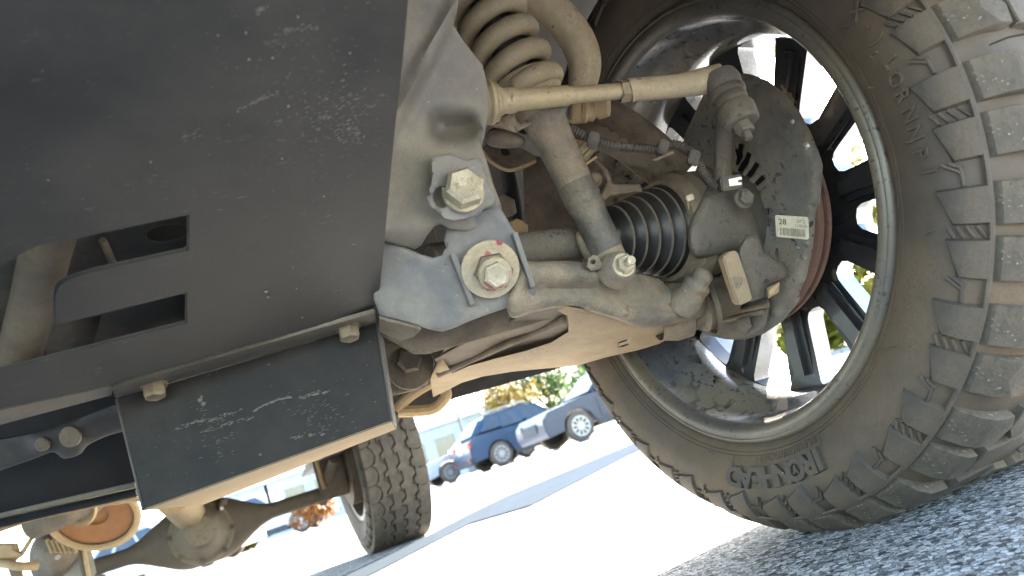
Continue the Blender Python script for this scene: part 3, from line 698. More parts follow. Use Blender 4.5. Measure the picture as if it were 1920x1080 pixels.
# ---------------------------------------------------------------- frame bracket, tower and lower plate
dT0 = dplane3((745, 100, .650), (905, 200, .694), (760, 440, .672))
def dT(x, y):
    d = dT0(x, y)
    d += .018 * sstep(-6, 26, x - (850 - (y - 0) * .47)) * sstep(300, 120, y) * .6      # crease of the pressed tower
    d -= .010 * math.exp(-((x - (862 - y * .56)) / 16) ** 2) * sstep(330, 200, y)
    d += .030 * sstep(795, 825, x) * sstep(905, 872, x) * math.exp(-((y - 238) / 24) ** 2)
    d += .020 * sstep(800, 745, x) * sstep(250, 330, y) * sstep(470, 350, y) * .4
    d += .022 * sstep(425, 478, y) * sstep(850, 800, x)
    return d
tw = [(690, -40), (866, -40), (856, 25), (850, 47), (868, 76), (905, 122), (914, 160), (919, 205), (908, 255), (903, 275), (912, 300), (925, 345), (937, 376), (941, 390), (933, 407), (908, 424), (875, 434), (846, 431), (826, 420), (815, 424), (802, 440), (790, 460), (778, 468), (760, 462), (700, 448), (690, 300)]
fb = empty('frame_bracket', truck)
obj('bracket_tower', form(tw, dT, .0025, 4, 11), m_frame, fb, sharp=50)
dL0 = dplane3((720, 560, .702), (990, 540, .727), (900, 430, .706))
dL = lambda x, y: dL0(x, y) + .012 * sstep(600, 622, y + (x - 850) * -.30 * 0) * 0
lowpl = [(700, 445), (760, 463), (790, 477), (812, 483), (829, 478), (836, 465), (832, 450), (838, 425), (900, 395), (935, 385), (952, 412), (976, 452), (990, 500), (1002, 538), (1004, 550), (997, 561), (962, 573), (920, 587), (880, 602), (848, 616), (829, 622), (805, 618), (787, 612), (755, 603), (712, 592), (700, 560)]
obj('lower_plate', form(lowpl, dL, .0028, 4, 13), m_plate, fb, sharp=50)
dRear = lambda x, y: dL0(x, y) + .070
obj('rear_plate', form([(700, 590), (760, 596), (850, 590), (1000, 540), (1046, 572), (1040, 597), (960, 620), (880, 642), (800, 664), (776, 664), (745, 646), (712, 627), (700, 620)], dRear, .0025, 3.5, 16), m_brown, fb, sharp=50)
obj('gusset', plate([[P(712, 598, .705), P(790, 618, .712), P(775, 632, .73), P(750, 640, .765), P(712, 622, .765)]], Vector((0, 0, .003)), 0), m_brown, fb)
def rail(a, b, w, h, d):
    pa, pb = P(*a, d(*a)), P(*b, d(*b)); ax = (pb - pa) / 2; n_ = Vector((-.15, -.98, -.05)); s = ax.cross(n_).normalized()
    return box((pa + pb) / 2 + n_ * h / 2, ax, s * w / 2, n_.normalized() * h / 2, .0006)
obj('cam_guide', rail((846, 478), (884, 574), .0052, .0085, dL), m_plate, fb)
obj('cam_guide', rail((962, 440), (996, 541), .0052, .0085, dL), m_plate, fb)
Z5 = lambda x, y: (800 + x / 3.857, 280 + y / 3.857)
adj = [Z5(*p) for p in ((38, 60), (100, 38), (180, 32), (240, 60), (300, 78), (352, 60), (395, 66), (420, 160), (450, 250), (500, 340), (498, 395), (440, 420), (410, 430), (380, 478), (310, 492), (300, 500), (190, 520), (120, 500), (100, 470), (62, 432), (30, 425), (12, 385), (0, 345), (20, 330), (12, 290), (30, 255), (36, 200), (32, 120))]
hole = [Z5(88 + 62 * math.cos(k / 16 * 6.283) + 20, 345 + 78 * math.sin(k / 16 * 6.283)) for k in range(16)]
dA = lambda x, y: dplane3((808, 300, .664), (900, 300, .686), (830, 400, .668))(x, y) - .0085
obj('adjuster_plate', form(adj, dA, .0022, 1.6, 7, [hole]), m_plate, fb, sharp=45)
PA = Vector((-.17, -.98, .02)).normalized()
obj('pivot_bolt', hexbolt(P(868, 361, dA(868, 361) - .001), PA, .0182, .0155, .0195, .003, spin=.35), m_bolt, fb, sharp=25)
for s_, u_, v_ in (('8', 6, -5), ('8', -10, 2)):
    pass
bc = P(868, 361, dA(868, 361) - .001) + PA * .0186
bx = (CX - PA * CX.dot(PA)).normalized(); by = PA.cross(bx)
def on_bolt(c, s, dx, dy, size, rot): 
    m = (Matrix((bx, by, PA)).transposed().to_4x4()); m.translation = c + bx * dx + by * dy
    return xf(text_mesh(s, size, .0004, 0), m @ Matrix.Rotation(rot, 4, 'Z'))
obj('bolt_mark', on_bolt(bc, '8', .0058, .0045, .0055, .5), m_bolt, fb); obj('bolt_mark', on_bolt(bc, '88.', -.0065, -.003, .0052, -1.1), m_bolt, fb)
pa, pb, pc = P(720, 560, .702), P(990, 540, .727), P(900, 430, .706)
PP = (pb - pa).cross(pc - pa).normalized()
if PP.dot(FW) > 0: PP = -PP
PA0 = PA; PA = PP
bx = (CX - PA * CX.dot(PA)).normalized(); by = PA.cross(bx)
cwc = P(917, 502, dL(917, 502)) + PA * .009
obj('cam_washer', lathe([(-.006, 0), (-.006, .0275), (-.001, .0282), (0, .0276), (0, .0)], cwc, PA, 56), m_washer, fb)
ticks = []
for k in range(15):
    w = R(55 + k * 6); dv = bx * math.cos(w) + by * math.sin(w); sd = bx * -math.sin(w) + by * math.cos(w)
    ticks.append(box(cwc + dv * .0225, dv * .0028, sd * .0004, PA * .0006))
obj('cam_tick', join(*ticks), m_washer, fb)
n0 = P(921, 505, dL(921, 505)) + PA * .009
obj('cam_nut', hexbolt(n0, PA, .0185, .011, 0, 0, spin=.2), m_brown, fb, sharp=25)
obj('cam_collar', lathe([(0, .0158), (.004, .0158), (.006, .0135), (.006, 0)], n0 + PA * .0105, PA, 32), m_washer, fb)
obj('cam_bolt', hexbolt(n0 + PA * .0155, PA, .0125, .0085, 0, 0, spin=.45), m_bolt, fb, sharp=25)
obj('bolt_mark', on_bolt(n0 + PA * .0242, 'II', 0, 0, .006, .0), m_bolt, fb)
# rear pivot cam
PA = PA0
rcx = P(768, 690, .965)
part('rear_mount', form([(718, 645), (745, 640), (800, 648), (814, 672), (814, 700), (795, 728), (745, 740), (728, 745)], lambda x, y: .985, .004, 4, 12), m_brown)
part('rear_cam', lathe([(0, .0285), (.004, .0285), (.005, .027), (.005, 0)], rcx, PA, 40), m_brown)
part('rear_cam_bolt', hexbolt(P(768, 678, .960), PA, .016, .012, 0, 0, spin=.2), m_brown, sharp=25)
part('tow_loop', tube(spline([P(745, 770, 1.1), P(765, 745, 1.1), P(800, 722, 1.1), P(822, 716, 1.1), P(836, 735, 1.1), P(832, 750, 1.1), P(808, 768, 1.1), P(748, 772, 1.1)], 5), .0085, 10), m_beige)

# ---------------------------------------------------------------- lower control arm
seam_pl = [(1000, 545), (1060, 540), (1110, 540), (1160, 556), (1210, 572), (1290, 572)]
dC0 = dplane3((1000, 530, .728), (1300, 560, .855), (1150, 600, .79))
def dC(x, y):
    e = pl_d(x, y, seam_pl)
    return dC0(x, y) + .009 * math.exp(-(e / 9) ** 2) - .007 * gau(x, y, 1080, 515, 70, 16) - .006 * gau(x, y, 1180, 590, 90, 14) + .010 * gau(x, y, 1235, 545, 30, 14) + .012 * sstep(1180, 1230, x) * sstep(1290, 1250, x) * sstep(560, 520, y)
arm = [(976, 496), (1010, 490), (1060, 489), (1105, 494), (1130, 500), (1165, 508), (1205, 515), (1235, 525), (1262, 545), (1285, 548), (1312, 535), (1326, 548), (1326, 585), (1312, 598), (1268, 606), (1225, 614), (1190, 612), (1160, 600), (1120, 588), (1080, 577), (1040, 578), (1000, 586), (960, 596), (950, 560)]
lca = part('lower_control_arm', form(arm, dC, .017, 17, 10, round_=True), m_arm, sharp=70)
obj('arm_lug', form([(1100, 500), (1103, 485), (1112, 478), (1122, 480), (1130, 494), (1128, 505), (1108, 508)], lambda x, y: dC0(x, y) - .012, .002, 2, 5, [[(1112 + 4.5 * math.cos(k * .7), 491 + 4.5 * math.sin(k * .7)) for k in range(9)]]), m_arm, lca)
dU0 = dplane3((1010, 590, .768), (1292, 606, .885), (790, 735, 1.02))
def dU(x, y):
    d = dU0(x, y)
    ln = pl_d(x, y, [(820, 697), (900, 665), (1000, 622), (1045, 600)])
    d -= .010 * math.exp(-(ln / 7) ** 2)
    d += .035 * sstep(2, 40, (665 - (x - 900) * .40) - y) * sstep(1075, 1020, x)
    d += .020 * sstep(655, 700, y + (x - 1000) * .12)
    d -= .004 * gau(x, y, 1085, 592, 20, 7) - .003 * gau(x, y, 985, 682, 30, 8)
    return d
und = [(835, 650), (900, 610), (1000, 578), (1060, 574), (1110, 582), (1160, 597), (1200, 610), (1262, 604), (1300, 596), (1308, 600), (1275, 624), (1235, 645), (1195, 657), (1140, 669), (1080, 686), (1010, 692), (960, 697), (905, 706), (865, 718), (838, 732), (812, 745), (806, 712), (820, 680)]
slots = [[(1168 + 10 * math.cos(k * .7854) , 640 + 1.6 * math.sin(k * .7854) - 3.4 * math.cos(k * .7854)) for k in range(8)], [(1170 + 10 * math.cos(k * .7854), 648 + 1.6 * math.sin(k * .7854) - 3.0 * math.cos(k * .7854)) for k in range(8)]]
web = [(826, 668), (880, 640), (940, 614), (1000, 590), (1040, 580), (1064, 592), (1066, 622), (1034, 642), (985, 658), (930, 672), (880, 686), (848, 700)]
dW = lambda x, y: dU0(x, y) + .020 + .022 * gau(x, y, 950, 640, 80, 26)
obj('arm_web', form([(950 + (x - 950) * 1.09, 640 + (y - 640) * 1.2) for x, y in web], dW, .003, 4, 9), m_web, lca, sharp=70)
obj('web_ridge', tube(spline([P(822, 702, dU0(822, 702) + .004), P(900, 667, dW(900, 667) - .002), P(1000, 624, dW(1000, 624) - .002), P(1056, 600, dU0(1056, 600) + .006)], 6), .0045, 10), m_brown, lca)
obj('arm_underside', form(und, dU, .005, 11, 9, slots + [web]), m_under, lca, sharp=70)
SA = (-.93 * FW + .27 * CX + .24 * CY).normalized(); sb = P(1168, 498, .757)
obj('stud_nut', hexbolt(sb, SA, .0098, .0085, .0125, .003, spin=.5), m_bolt, lca, sharp=25)
obj('stud', cyl(sb + SA * .008, sb + SA * .021, .0046), m_bolt, lca)
obj('stud_base', lathe([(-.02, .02), (-.004, .0165), (-.001, .0135), (0, 0)], sb, SA, 28), m_arm, lca)
obj('arm_finger', tube(spline([P(1278, 575, .85), P(1300, 545, .835), P(1318, 518, .825), P(1326, 505, .822)], 5), [.018] * 4 + [.0155] * 4 + [.011] * 4 + [.0095, .008, .0055, .0015], 14), m_arm, lca)
# ---------------------------------------------------------------- ball joint stack and hub carrier
part('ball_joint', lathe([(-.05, .03), (-.03, .036), (-.012, .036), (-.008, .030), (.004, .030), (.008, .036), (.02, .036), (.024, .028), (.05, .026)], P(1298, 572, .905), (CX * .95 + CY * .28 + FW * .1), 36), m_brown)
part('ball_joint_clamp', lathe([(0, .040), (.006, .040), (.006, .034), (0, .034)], P(1322, 566, .895), (CX * .95 + CY * .28), 36), m_brown)
hubl = form([(1285, 600), (1330, 570), (1400, 565), (1440, 560), (1442, 590), (1430, 620), (1395, 636), (1350, 634), (1310, 618)], lambda x, y: d_sh0(x, y) - .018 - .010 * gau(x, y, 1345, 605, 35, 18), .010, 9, 10, round_=True)
part('lower_hub_cover', hubl, m_cast, sharp=70)
for q in (((1330, 596), (1440, 572)), ((1318, 610), (1430, 585))):
    part('hub_ridge', tube([P(*q[0], d_sh0(*q[0]) - .030), P(*q[1], d_sh0(*q[1]) - .022)], .0032, 8), m_brown)
part('abs_bracket', form([(1380, 600), (1405, 592), (1410, 612), (1398, 625), (1384, 622)], lambda x, y: d_sh0(x, y) - .034, .005, 3, 6), m_cast)

# ---------------------------------------------------------------- steering knuckle
kn = empty('steering_knuckle', truck)
dK = lambda x, y: .845 + (x - 1380) * .00035 - .012 * gau(x, y, 1375, 300, 22, 90)
obj('knuckle_upright', form([(1338, 262), (1346, 205), (1372, 185), (1400, 195), (1396, 235), (1377, 262), (1374, 335), (1388, 352), (1408, 384), (1424, 430), (1432, 468), (1420, 480), (1380, 470), (1345, 480), (1300, 480), (1290, 430), (1318, 365), (1336, 330)], dK, .020, 20, 11, round_=True), m_cast, kn, sharp=80)
dK2 = lambda x, y: .795 + (x - 1400) * .0005 + (y - 500) * .00008
obj('caliper_bracket', form([(1382, 470), (1400, 440), (1420, 440), (1432, 472), (1452, 486), (1470, 492), (1478, 508), (1478, 519), (1442, 532), (1434, 545), (1430, 558), (1408, 566), (1398, 530)], dK2, .016, 10, 8, round_=False), m_cast, kn, sharp=60)
obj('machined_face', plate([[P(1354, 482, .785), P(1372, 469, .786), P(1384, 472, .789), P(1400, 520, .792), P(1412, 562, .795), P(1390, 572, .795), P(1384, 571, .795), P(1370, 532, .79)]], FW * .02, .0015), m_face, kn, sharp=30)
obj('machined_stain', form([(1366, 490), (1378, 497), (1394, 510), (1392, 530), (1380, 540)], lambda x, y: .7895 + (x - 1375) * .0001, .0004, 2, 6, round_=True), m_brown, kn)
obj('bracket_block', form([(1438, 540), (1462, 528), (1460, 548), (1440, 560)], lambda x, y: .815, .008, 4, 6), m_beige, kn)
obj('bracket_hole', cyl(P(1437, 526, dK2(1437, 526) - .0025), P(1437, 526, dK2(1437, 526) + .003), .0022), m_black, kn)
obj('sensor_bolt', hexbolt(P(1394, 372, .818), (-FW * .9 + CX * .25 + CY * .1), .0085, .007, .0115, .002, spin=.3), m_cast, kn, sharp=25)
obj('hub_carrier', xf(lathe_x([(-.058, .040), (-.056, .060), (-.048, .064), (-.044, .068), (-.030, .070), (-.026, .066), (-.018, .064), (-.006, .064), (.012, .062), (.03, .06)], 56), WM), m_brown, kn)
# sensor plug with its bright clip
sp0 = P(1368, 344, .806)
obj('sensor_plug', box(sp0, CX * .0115 + CY * .002, CY * .0075 - CX * .001, FW * .008, .0015), m_hose, kn)
obj('sensor_clip', plate([[P(1366, 336, .796), P(1390, 331, .796), P(1392, 336, .796), P(1383, 338, .796), P(1384, 342, .796), P(1391, 342, .796), P(1391, 346, .796), P(1368, 349, .796)]], FW * .002, .0004), m_clip, kn)

# ---------------------------------------------------------------- half shaft with boot
AX0 = P(1000, 466, .80); AXO = WC + NX * -.02
ad = (AXO - AX0).normalized()
def at_px(x):                                                   # distance along the shaft where it passes image column x
    lo, hi = 0.0, .6
    for _ in range(40):
        m = (lo + hi) / 2; p = AX0 + ad * m - CAM; c = 960 + FOC * p.dot(CX) / p.dot(FW)
        lo, hi = (m, hi) if c < x else (lo, m)
    return lo
hs = empty('half_shaft', truck)
s0, s1, s2 = at_px(1118), at_px(1258), at_px(1345)
obj('axle_shaft', cyl(AX0 - ad * .12, AX0 + ad * (s0 + .01), .0185, n=28), m_cast, hs)
rm = lambda t: .0225 + (.0565 - .0225) * t
prof = [(s0 - .004, .018), (s0, .0215), (s0 + .014, .0215)]
nr = 6
for k in range(nr):
    a = s0 + .016 + (s1 - s0 - .020) * k / nr; w = (s1 - s0 - .020) / nr; r = rm(.30 + .70 * (k + 1) / nr)
    prof += [(a, r - .0125), (a + w * .22, r - .0105), (a + w * .48, r - .001), (a + w * .60, r), (a + w * .76, r - .0015), (a + w * .93, r - .0110)]
prof += [(s1 - .003, .050), (s1, .0560), (s1 + .014, .0565)]
obj('boot', lathe(prof, AX0, ad, 64), m_boot, hs, sharp=60)
for k in range(nr):
    w = (s1 - s0 - .020) / nr; a = s0 + .016 + w * k; r = rm(.30 + .70 * (k + 1) / nr)
    obj('boot_fold', lathe([(a + w * .50, r - .0006), (a + w * .54, r + .0007), (a + w * .66, r + .0007), (a + w * .72, r - .0008)], AX0, ad, 64), m_ridge, hs)
obj('boot_collar', lathe([(s0 - .003, .0222), (s0, .0236), (s0 + .009, .0236), (s0 + .011, .0222)], AX0, ad, 48), m_brown, hs)
obj('boot_clamp', lathe([(s1 + .0025, .0562), (s1 + .0025, .0578), (s1 + .0105, .0582), (s1 + .0105, .0566)], AX0, ad, 64), m_beige, hs)
obj('joint_housing', lathe([(s1 + .012, .052), (s1 + .014, .0570), (s1 + .030, .058), (s1 + .045, .058), (s1 + .050, .054), (s1 + .056, .054), (s1 + .060, .050), (s1 + .09, .046)], AX0, ad, 64), m_brown, hs)
cb0 = P(1293, 371, .839)
obj('clamp_lock', box(cb0, CX * .0042 + CY * .0015, CY * .0032 - CX * .001, FW * .003, .0008), m_bolt, hs)
obj('clamp_tail', box(P(1297, 391, .842), CX * .0038, CY * .0085 - CX * .0022, FW * .0015, .0006), m_beige, hs)

# ---------------------------------------------------------------- coil spring and strut
T0, T1 = P(860, -74, .835), P(990, 180, .800)
ca_ = (T1 - T0).normalized(); e1 = (CX - ca_ * CX.dot(ca_)).normalized(); e2 = ca_.cross(e1)
turns = 6.0; Ls = (T1 - T0).length
coil = [T0 + ca_ * (Ls * t) + (e1 * math.cos(w) + e2 * math.sin(w)) * .0345 for t, w in ((i / 260, turns * 2 * math.pi * i / 260 + 2.0) for i in range(261))]
cs = empty('coilover', truck)
obj('coil_spring', tube(coil, .0113, 14), m_spring, cs, sharp=60)
obj('damper_rod', cyl(T0, T1, .014), m_dark, cs)
obj('spring_seat', lathe([(-.012, .022), (-.010, .040), (-.002, .0415), (.006, .038), (.02, .031), (.035, .026)], T1 - ca_ * .004, ca_, 40), m_spring, cs)
Q0, Q1 = P(1004, 190, .80), P(1146, 485, .79)
obj('damper_tube', tube([Q0.lerp(Q1, t) for t in (0, .04, .12, .2, .3, .5, .6, .61, .625, .63, .66, .665, .68, .69, .72, .85, 1)], [.031, .029, .024, .0215, .0205, .0195, .0192, .0199, .0199, .0190, .0190, .0197, .0197, .0188, .0180, .0172, .0165], 32), m_arm, cs, sharp=60)
obj('damper_sleeve', tube([Q0.lerp(Q1, t) for t in (.52, .535, .60, .61, .625, .63, .66, .665, .68, .69, .72, .85, .95)], [.0194, .0199, .0199, .0206, .0206, .0198, .0198, .0205, .0205, .0196, .0188, .0180, .0174], 32), m_sleeve, cs, sharp=60)
obj('damper_fork', form([(1078, 440), (1120, 420), (1150, 462), (1165, 490), (1130, 500), (1100, 490)], lambda x, y: .795, .010, 9, 9, round_=True), m_arm, cs, sharp=70)
obj('spring_perch', form([(918, 236), (945, 215), (990, 196), (1070, 188), (1060, 212), (1040, 236), (1010, 228), (985, 240), (966, 249), (945, 242)], lambda x, y: .775 + .01 * gau(x, y, 985, 225, 30, 10), .006, 5, 9), m_arm, cs, sharp=50)
obj('perch_bulge', form([(910, 258), (918, 243), (940, 238), (965, 248), (985, 262), (975, 276), (940, 278), (916, 272)], lambda x, y: .80, .014, 14, 7, round_=True), m_brown, cs, sharp=80)

# ---------------------------------------------------------------- stabiliser bar
bar = spline([P(890, -80, .87), P(968, -32, .868), P(1030, 14, .865), (P(1074, 62, .86)), P(1095, 112, .855), P(1093, 155, .85), P(1083, 196, .845)], 8)
sbp = part('stabiliser_bar', tube(bar, lambda t: .0205 - .0045 * sstep(.55, .95, t), 24), m_bar)
obj('bar_eye', lathe([(-.010, .0), (-.010, .0145), (-.006, .0165), (.006, .0165), (.010, .0145), (.010, 0)], P(1082, 204, .832), CX * .9 - FW * .4, 28), m_beige, sbp)
obj('link_bush', lathe([(0, .0125), (.004, .015), (.008, .0125), (.013, .013), (.016, .009)], P(1090, 206, .826), CX, 24), m_beige, sbp)
obj('link_cup', lathe([(0, .009), (.001, .016), (.004, .0165), (.014, .014), (.015, 0)], P(1118, 196, .832), CX * .95 - FW * .3, 28), m_beige, sbp)
obj('link_nut', hexbolt(P(1070, 210, .823), -CX, .0075, .006, .009, .002), m_brown, sbp, sharp=25)

# ---------------------------------------------------------------- tie rod
tr = empty('tie_rod', truck)
t0, t1 = P(936, 190, .738), P(1164, 171, .776)
td = (t1 - t0).normalized()
obj('rack_boot', lathe([(-.030, .016), (-.022, .0225), (-.017, .0235), (-.0145, .0195), (-.0115, .0225), (-.0085, .0228), (-.0065, .0190), (-.0035, .0200), (-.0005, .0150), (.006, .0122), (.014, .0118)], t0, td, 40), m_tie, tr)
obj('boot_clip', tube(spline([t0 + td * .010 + CY * .011, t0 + td * .012 + CX * .002 - FW * .0125, t0 + td * .010 - CY * .0115], 6), .0022, 8), m_tie, tr)
obj('inner_rod', tube([t0 + (t1 - t0) * t for t in (0, .05, .07, .12, .14, .55, .58, 1)], [.0125, .0125, .0132, .0125, .0110, .0104, .0088, .0085], 28), m_tie, tr, sharp=30)
obj('jam_nut', hexbolt(t1 - td * .002, td, .0118, .014, 0, 0), m_spring, tr, sharp=25)
t3 = P(1318, 152, .772); t4 = P(1358, 146, .775)
obj('outer_rod', tube(spline([t1 + td * .010, P(1190, 168, .779), P(1240, 164, .780), P(1290, 158, .781), P(1330, 150, .781), P(1352, 145, .781)], 6), lambda t: .0128 + .002 * sstep(.5, .8, t) - .0005 * sstep(.0, .1, t), 28), m_bar, tr)
JA = (CX * .26 - CY * .86 - FW * .35).normalized()
jc = P(1352, 148, .775)
obj('rod_end_cap', lathe([(-.008, 0), (-.007, .010), (-.004, .0165), (.003, .0185), (.012, .018), (.016, .016), (.016, 0)], jc, JA, 36), m_cast, tr)
obj('rod_end_boot', lathe([(.014, .0155), (.017, .0185), (.021, .0185), (.0235, .0155), (.027, .017), (.031, .0165), (.034, .0135), (.04, .012), (.04, 0)], jc, JA, 36), m_hose, tr)
obj('steering_arm_eye', lathe([(.036, 0), (.036, .0175), (.040, .0195), (.056, .0185), (.058, .016), (.058, 0)], jc, JA, 36), m_cast, tr)
obj('castle_nut', hexbolt(jc + JA * .057, JA, .0098, .011, .0, .0, spin=.2), m_cast, tr, sharp=25)
obj('stud_tip', cyl(jc + JA * .066, jc + JA * .076, .0042), m_cast, tr)

# ---------------------------------------------------------------- wiring conduit
cp = [(1042, 233, .81), (1075, 244, .812), (1110, 262, .815), (1150, 273, .82), (1200, 278, .825), (1236, 280, .826), (1265, 271, .822), (1292, 284, .815), (1310, 306, .81), (1324, 332, .808), (1342, 352, .808)]
cpp = spline([P(*p) for p in cp], 26)
nn_ = len(cpp)
wire = part('wiring_conduit', tube(cpp, [.0047 + (.0009 if (i // 2) % 2 else -.0004) for i in range(nn_)], 12), m_hose, sharp=25)
for px, py, d in ((1112, 263, .810), (1243, 277, .820), (1300, 296, .806)):
    obj('conduit_clip', box(P(px, py, d), CX * .0055 - CY * .002, CY * .008 + CX * .002, FW * .006, .0015), m_hose, wire)
obj('clip_tongue', plate([[P(1222, 300, .812), P(1262, 283, .812), P(1264, 287, .812), P(1230, 302, .812)]], FW * .002, 0), m_brown, wire)
obj('clip_tongue', plate([[P(1288, 322, .805), P(1302, 306, .805), P(1308, 309, .805), P(1304, 320, .805)]], FW * .002, 0), m_clip, wire)
part('brake_pipe', tube(spline([P(1050, 276, .86), P(1075, 273, .86), P(1092, 277, .858), P(1102, 290, .857)], 6), .0072, 14), m_beige)
part('pipe_union', lathe([(0, .008), (.002, .011), (.010, .011), (.012, .0135), (.016, .0135), (.018, .009)], P(1086, 276, .858), P(1108, 296, .857) - P(1086, 276, .858), 24), m_tie)
part('pipe_tab', plate([[P(1087, 312, .85), P(1118, 292, .85), P(1121, 295, .85), P(1092, 315, .85)]], FW * .003, 0), m_beige)
part('hose_bracket', form([(1110, 296), (1122, 296), (1140, 318), (1150, 345), (1200, 345), (1205, 360), (1145, 368), (1128, 385), (1120, 380), (1138, 340), (1128, 318)], lambda x, y: .875, .004, 3, 8), m_brown)
part('hose_bolt', hexbolt(P(1113, 337, .872), -FW, .008, .012, .010, .002), m_brown, sharp=25)
# ---------------------------------------------------------------- upper arm seen behind the conduit
dUA = lambda x, y: .93 - (x - 1100) * .00018 + .02 * math.exp(-(pl_d(x, y, [(1110, 268), (1230, 338)]) / 10) ** 2) - .016 * math.exp(-(pl_d(x, y, [(1120, 232), (1270, 318)]) / 8) ** 2)
part('upper_control_arm', form([(1060, 228), (1100, 200), (1142, 186), (1190, 208), (1240, 245), (1300, 300), (1345, 322), (1350, 352), (1310, 352), (1262, 344), (1218, 346), (1160, 302), (1100, 268)], dUA, .012, 9, 12, round_=True), m_brown, sharp=60)
part('rack_dish', form([(903, 280), (935, 262), (1000, 290), (1002, 304), (985, 314), (955, 321), (930, 313), (912, 298)], lambda x, y: .88 + .02 * gau(x, y, 955, 290, 40, 22), .003, 4, 10, round_=True), m_brown, sharp=80)
part('dish_lip', tube(spline([P(905, 284, .878), P(922, 304, .876), P(952, 319, .875), P(982, 312, .875), P(1004, 302, .878)], 6), .0022, 8), m_beige)
part('hydraulic_line', tube(spline([P(938, 262, .90), P(946, 290, .91), P(957, 340, .93), P(966, 390, .95), P(972, 440, .97)], 6), [.012] * 8 + [.010] * 17, 14), m_black)
part('line_boot', tube([P(962, 412, .95), P(972, 428, .955), P(975, 452, .96)], [.006, .013, .009], 14), m_beige)
part('line_boot', tube([P(936, 372, .93), P(950, 385, .93), P(958, 402, .935)], [.008, .012, .008], 14), m_brown)
part('inner_panel', form([(980, 290), (1075, 300), (1140, 350), (1110, 470), (985, 470)], lambda x, y: 1.04, .003, 3, 30), m_brown)

# ---------------------------------------------------------------- body shell, frame, wheel well (mostly out of sight, they shade the rest)
lin = lathe([(-.42, .52), (-.42, .535), (.30, .535), (.30, .52)], (.72, 0, .46), (1, 0, 0), 40, R(-12), R(175), Vector((0, 1, 0)))
part('wheel_well_liner', lin, m_liner)
for k in range(3):
    part('liner_rib', lathe([(-.40 + k * .20, .512), (-.40 + k * .20 + .02, .512), (-.40 + k * .20 + .024, .521)], (.72, 0, .46), (1, 0, 0), 40, R(-10), R(120), Vector((0, 1, 0))), m_liner)
part('frame_rail', abox(.33, .42, .16, 3.6, .56, .70, .01), m_dark); part('frame_rail', abox(-.42, -.33, -.85, 3.6, .56, .70, .01), m_dark)
part('engine', abox(-.30, .30, -.35, .55, .56, .95, .03), m_black)
part('inner_fender', abox(.36, .61, .535, .55, .45, 1.08, .002), m_liner)
part('sump_blackout', form([(-100, 380), (400, 370), (400, 700), (-100, 760)], lambda x, y: d_sk(x, y) + .16, .003, 3, 60), m_black)  # added black sheet, keeps the holes in the sump dark
part('radiator_support', abox(-.6, .6, -.80, -.74, .58, 1.0, .01), m_black)
part('floor_pan', abox(-.62, .62, .56, 3.66, .74, .80, .01), m_dark)
part('bumper', bevel(abox(-.98, .98, -.99, -.84, .62, .9), .04), m_body)
def side(x0, x1):
    pr = [(-.92, .86), (-.66, .86)] + [(.64 * math.cos(R(180 - 9 * k)), .50 + .64 * math.sin(R(180 - 9 * k))) for k in range(4, 20)] + [(.68, .56), (1.84, .56)] + [(2.42 + .54 * math.cos(R(180 - 9 * k)), .44 + .54 * math.sin(R(180 - 9 * k))) for k in range(2, 19)] + [(3.0, .62), (3.75, .64), (3.75, 1.22), (2.15, 1.24), (2.1, 1.80), (1.25, 1.84), (.75, 1.28), (-.80, 1.16), (-.95, 1.0)]
    return plate([[(x0, y, z) for y, z in pr]], (x1 - x0, 0, 0), .015)
part('body_side', side(.60, .97), m_body, sharp=40); part('body_side', side(-.97, -.60), m_body, sharp=40)
part('bonnet', abox(-.61, .61, -.90, .80, 1.08, 1.18, .02), m_body); part('roof', abox(-.61, .61, 1.25, 2.1, 1.76, 1.82, .02), m_body); part('tailgate', abox(-.61, .61, 3.67, 3.75, .66, 1.22, .02), m_body)
part('cab_back', abox(-.61, .61, 2.06, 2.1, .8, 1.76, .01), m_body)

# ---------------------------------------------------------------- rear axle and wheel
RY, RZ = 2.40, .316
ra_ = empty('rear_axle', truck)
pf = []
for k in range(61):
    x = -.655 + 1.31 * k / 60; b = abs(x - .034)
    pf.append((x, .029 + .084 * (sstep(.26, .05, b))))
obj('axle_housing', lathe(pf, (0, RY, RZ), (1, 0, 0), 36), m_axle, ra_)
dax2 = Vector((.0, -1, .0))
dfc = Vector((.034, RY - .10, RZ))
obj('differential', lathe([(-.06, .110), (.0, .110), (.012, .106), (.016, .096), (.04, .084), (.10, .066), (.16, .054), (.17, .046), (.17, 0)], dfc, dax2, 40), m_diff, ra_)
for k in range(8):
    w = R(20 + k * 45); dv = Vector((math.cos(w), 0, math.sin(w)))
    obj('differential_rib', plate([[dfc + dv * .052 + dax2 * .14, dfc + dv * .094 + dax2 * .016, dfc + dv * .06 + dax2 * .016]], Vector((-dv.z, 0, dv.x)) * .012, 0), m_diff, ra_)
    dv2 = Vector((math.cos(w + .3), 0, math.sin(w + .3)))
    obj('cover_bolt', hexbolt(dfc + dv2 * .102 + dax2 * .012, dax2, .010, .008, .0, 0), m_brown, ra_)
pj0, pj1 = P(340, 948, 2.35), P(386, 1002, 3.25)
pj = part('propeller_shaft', tube([pj0 + (pj0 - pj1) * .25, pj0, pj1], .052, 28), m_beige)
obj('shaft_tape', (lambda c, a: lathe([(-.03, .0526), (.03, .0526)], c, a, 10, R(150), R(215), CX))(pj0.lerp(pj1, .30), pj1 - pj0), m_sticker, pj)
obj('universal_joint', join(cyl(pj1 - CX * .06, pj1 + CX * .06, .026), cyl(pj1 - CY * .05, pj1 + CY * .05, .026)), m_brown, pj)
sx = .52
part('spring_plate', abox(sx - .055, sx + .055, RY - .075, RY - .05, .30, .66, .006), m_brown)
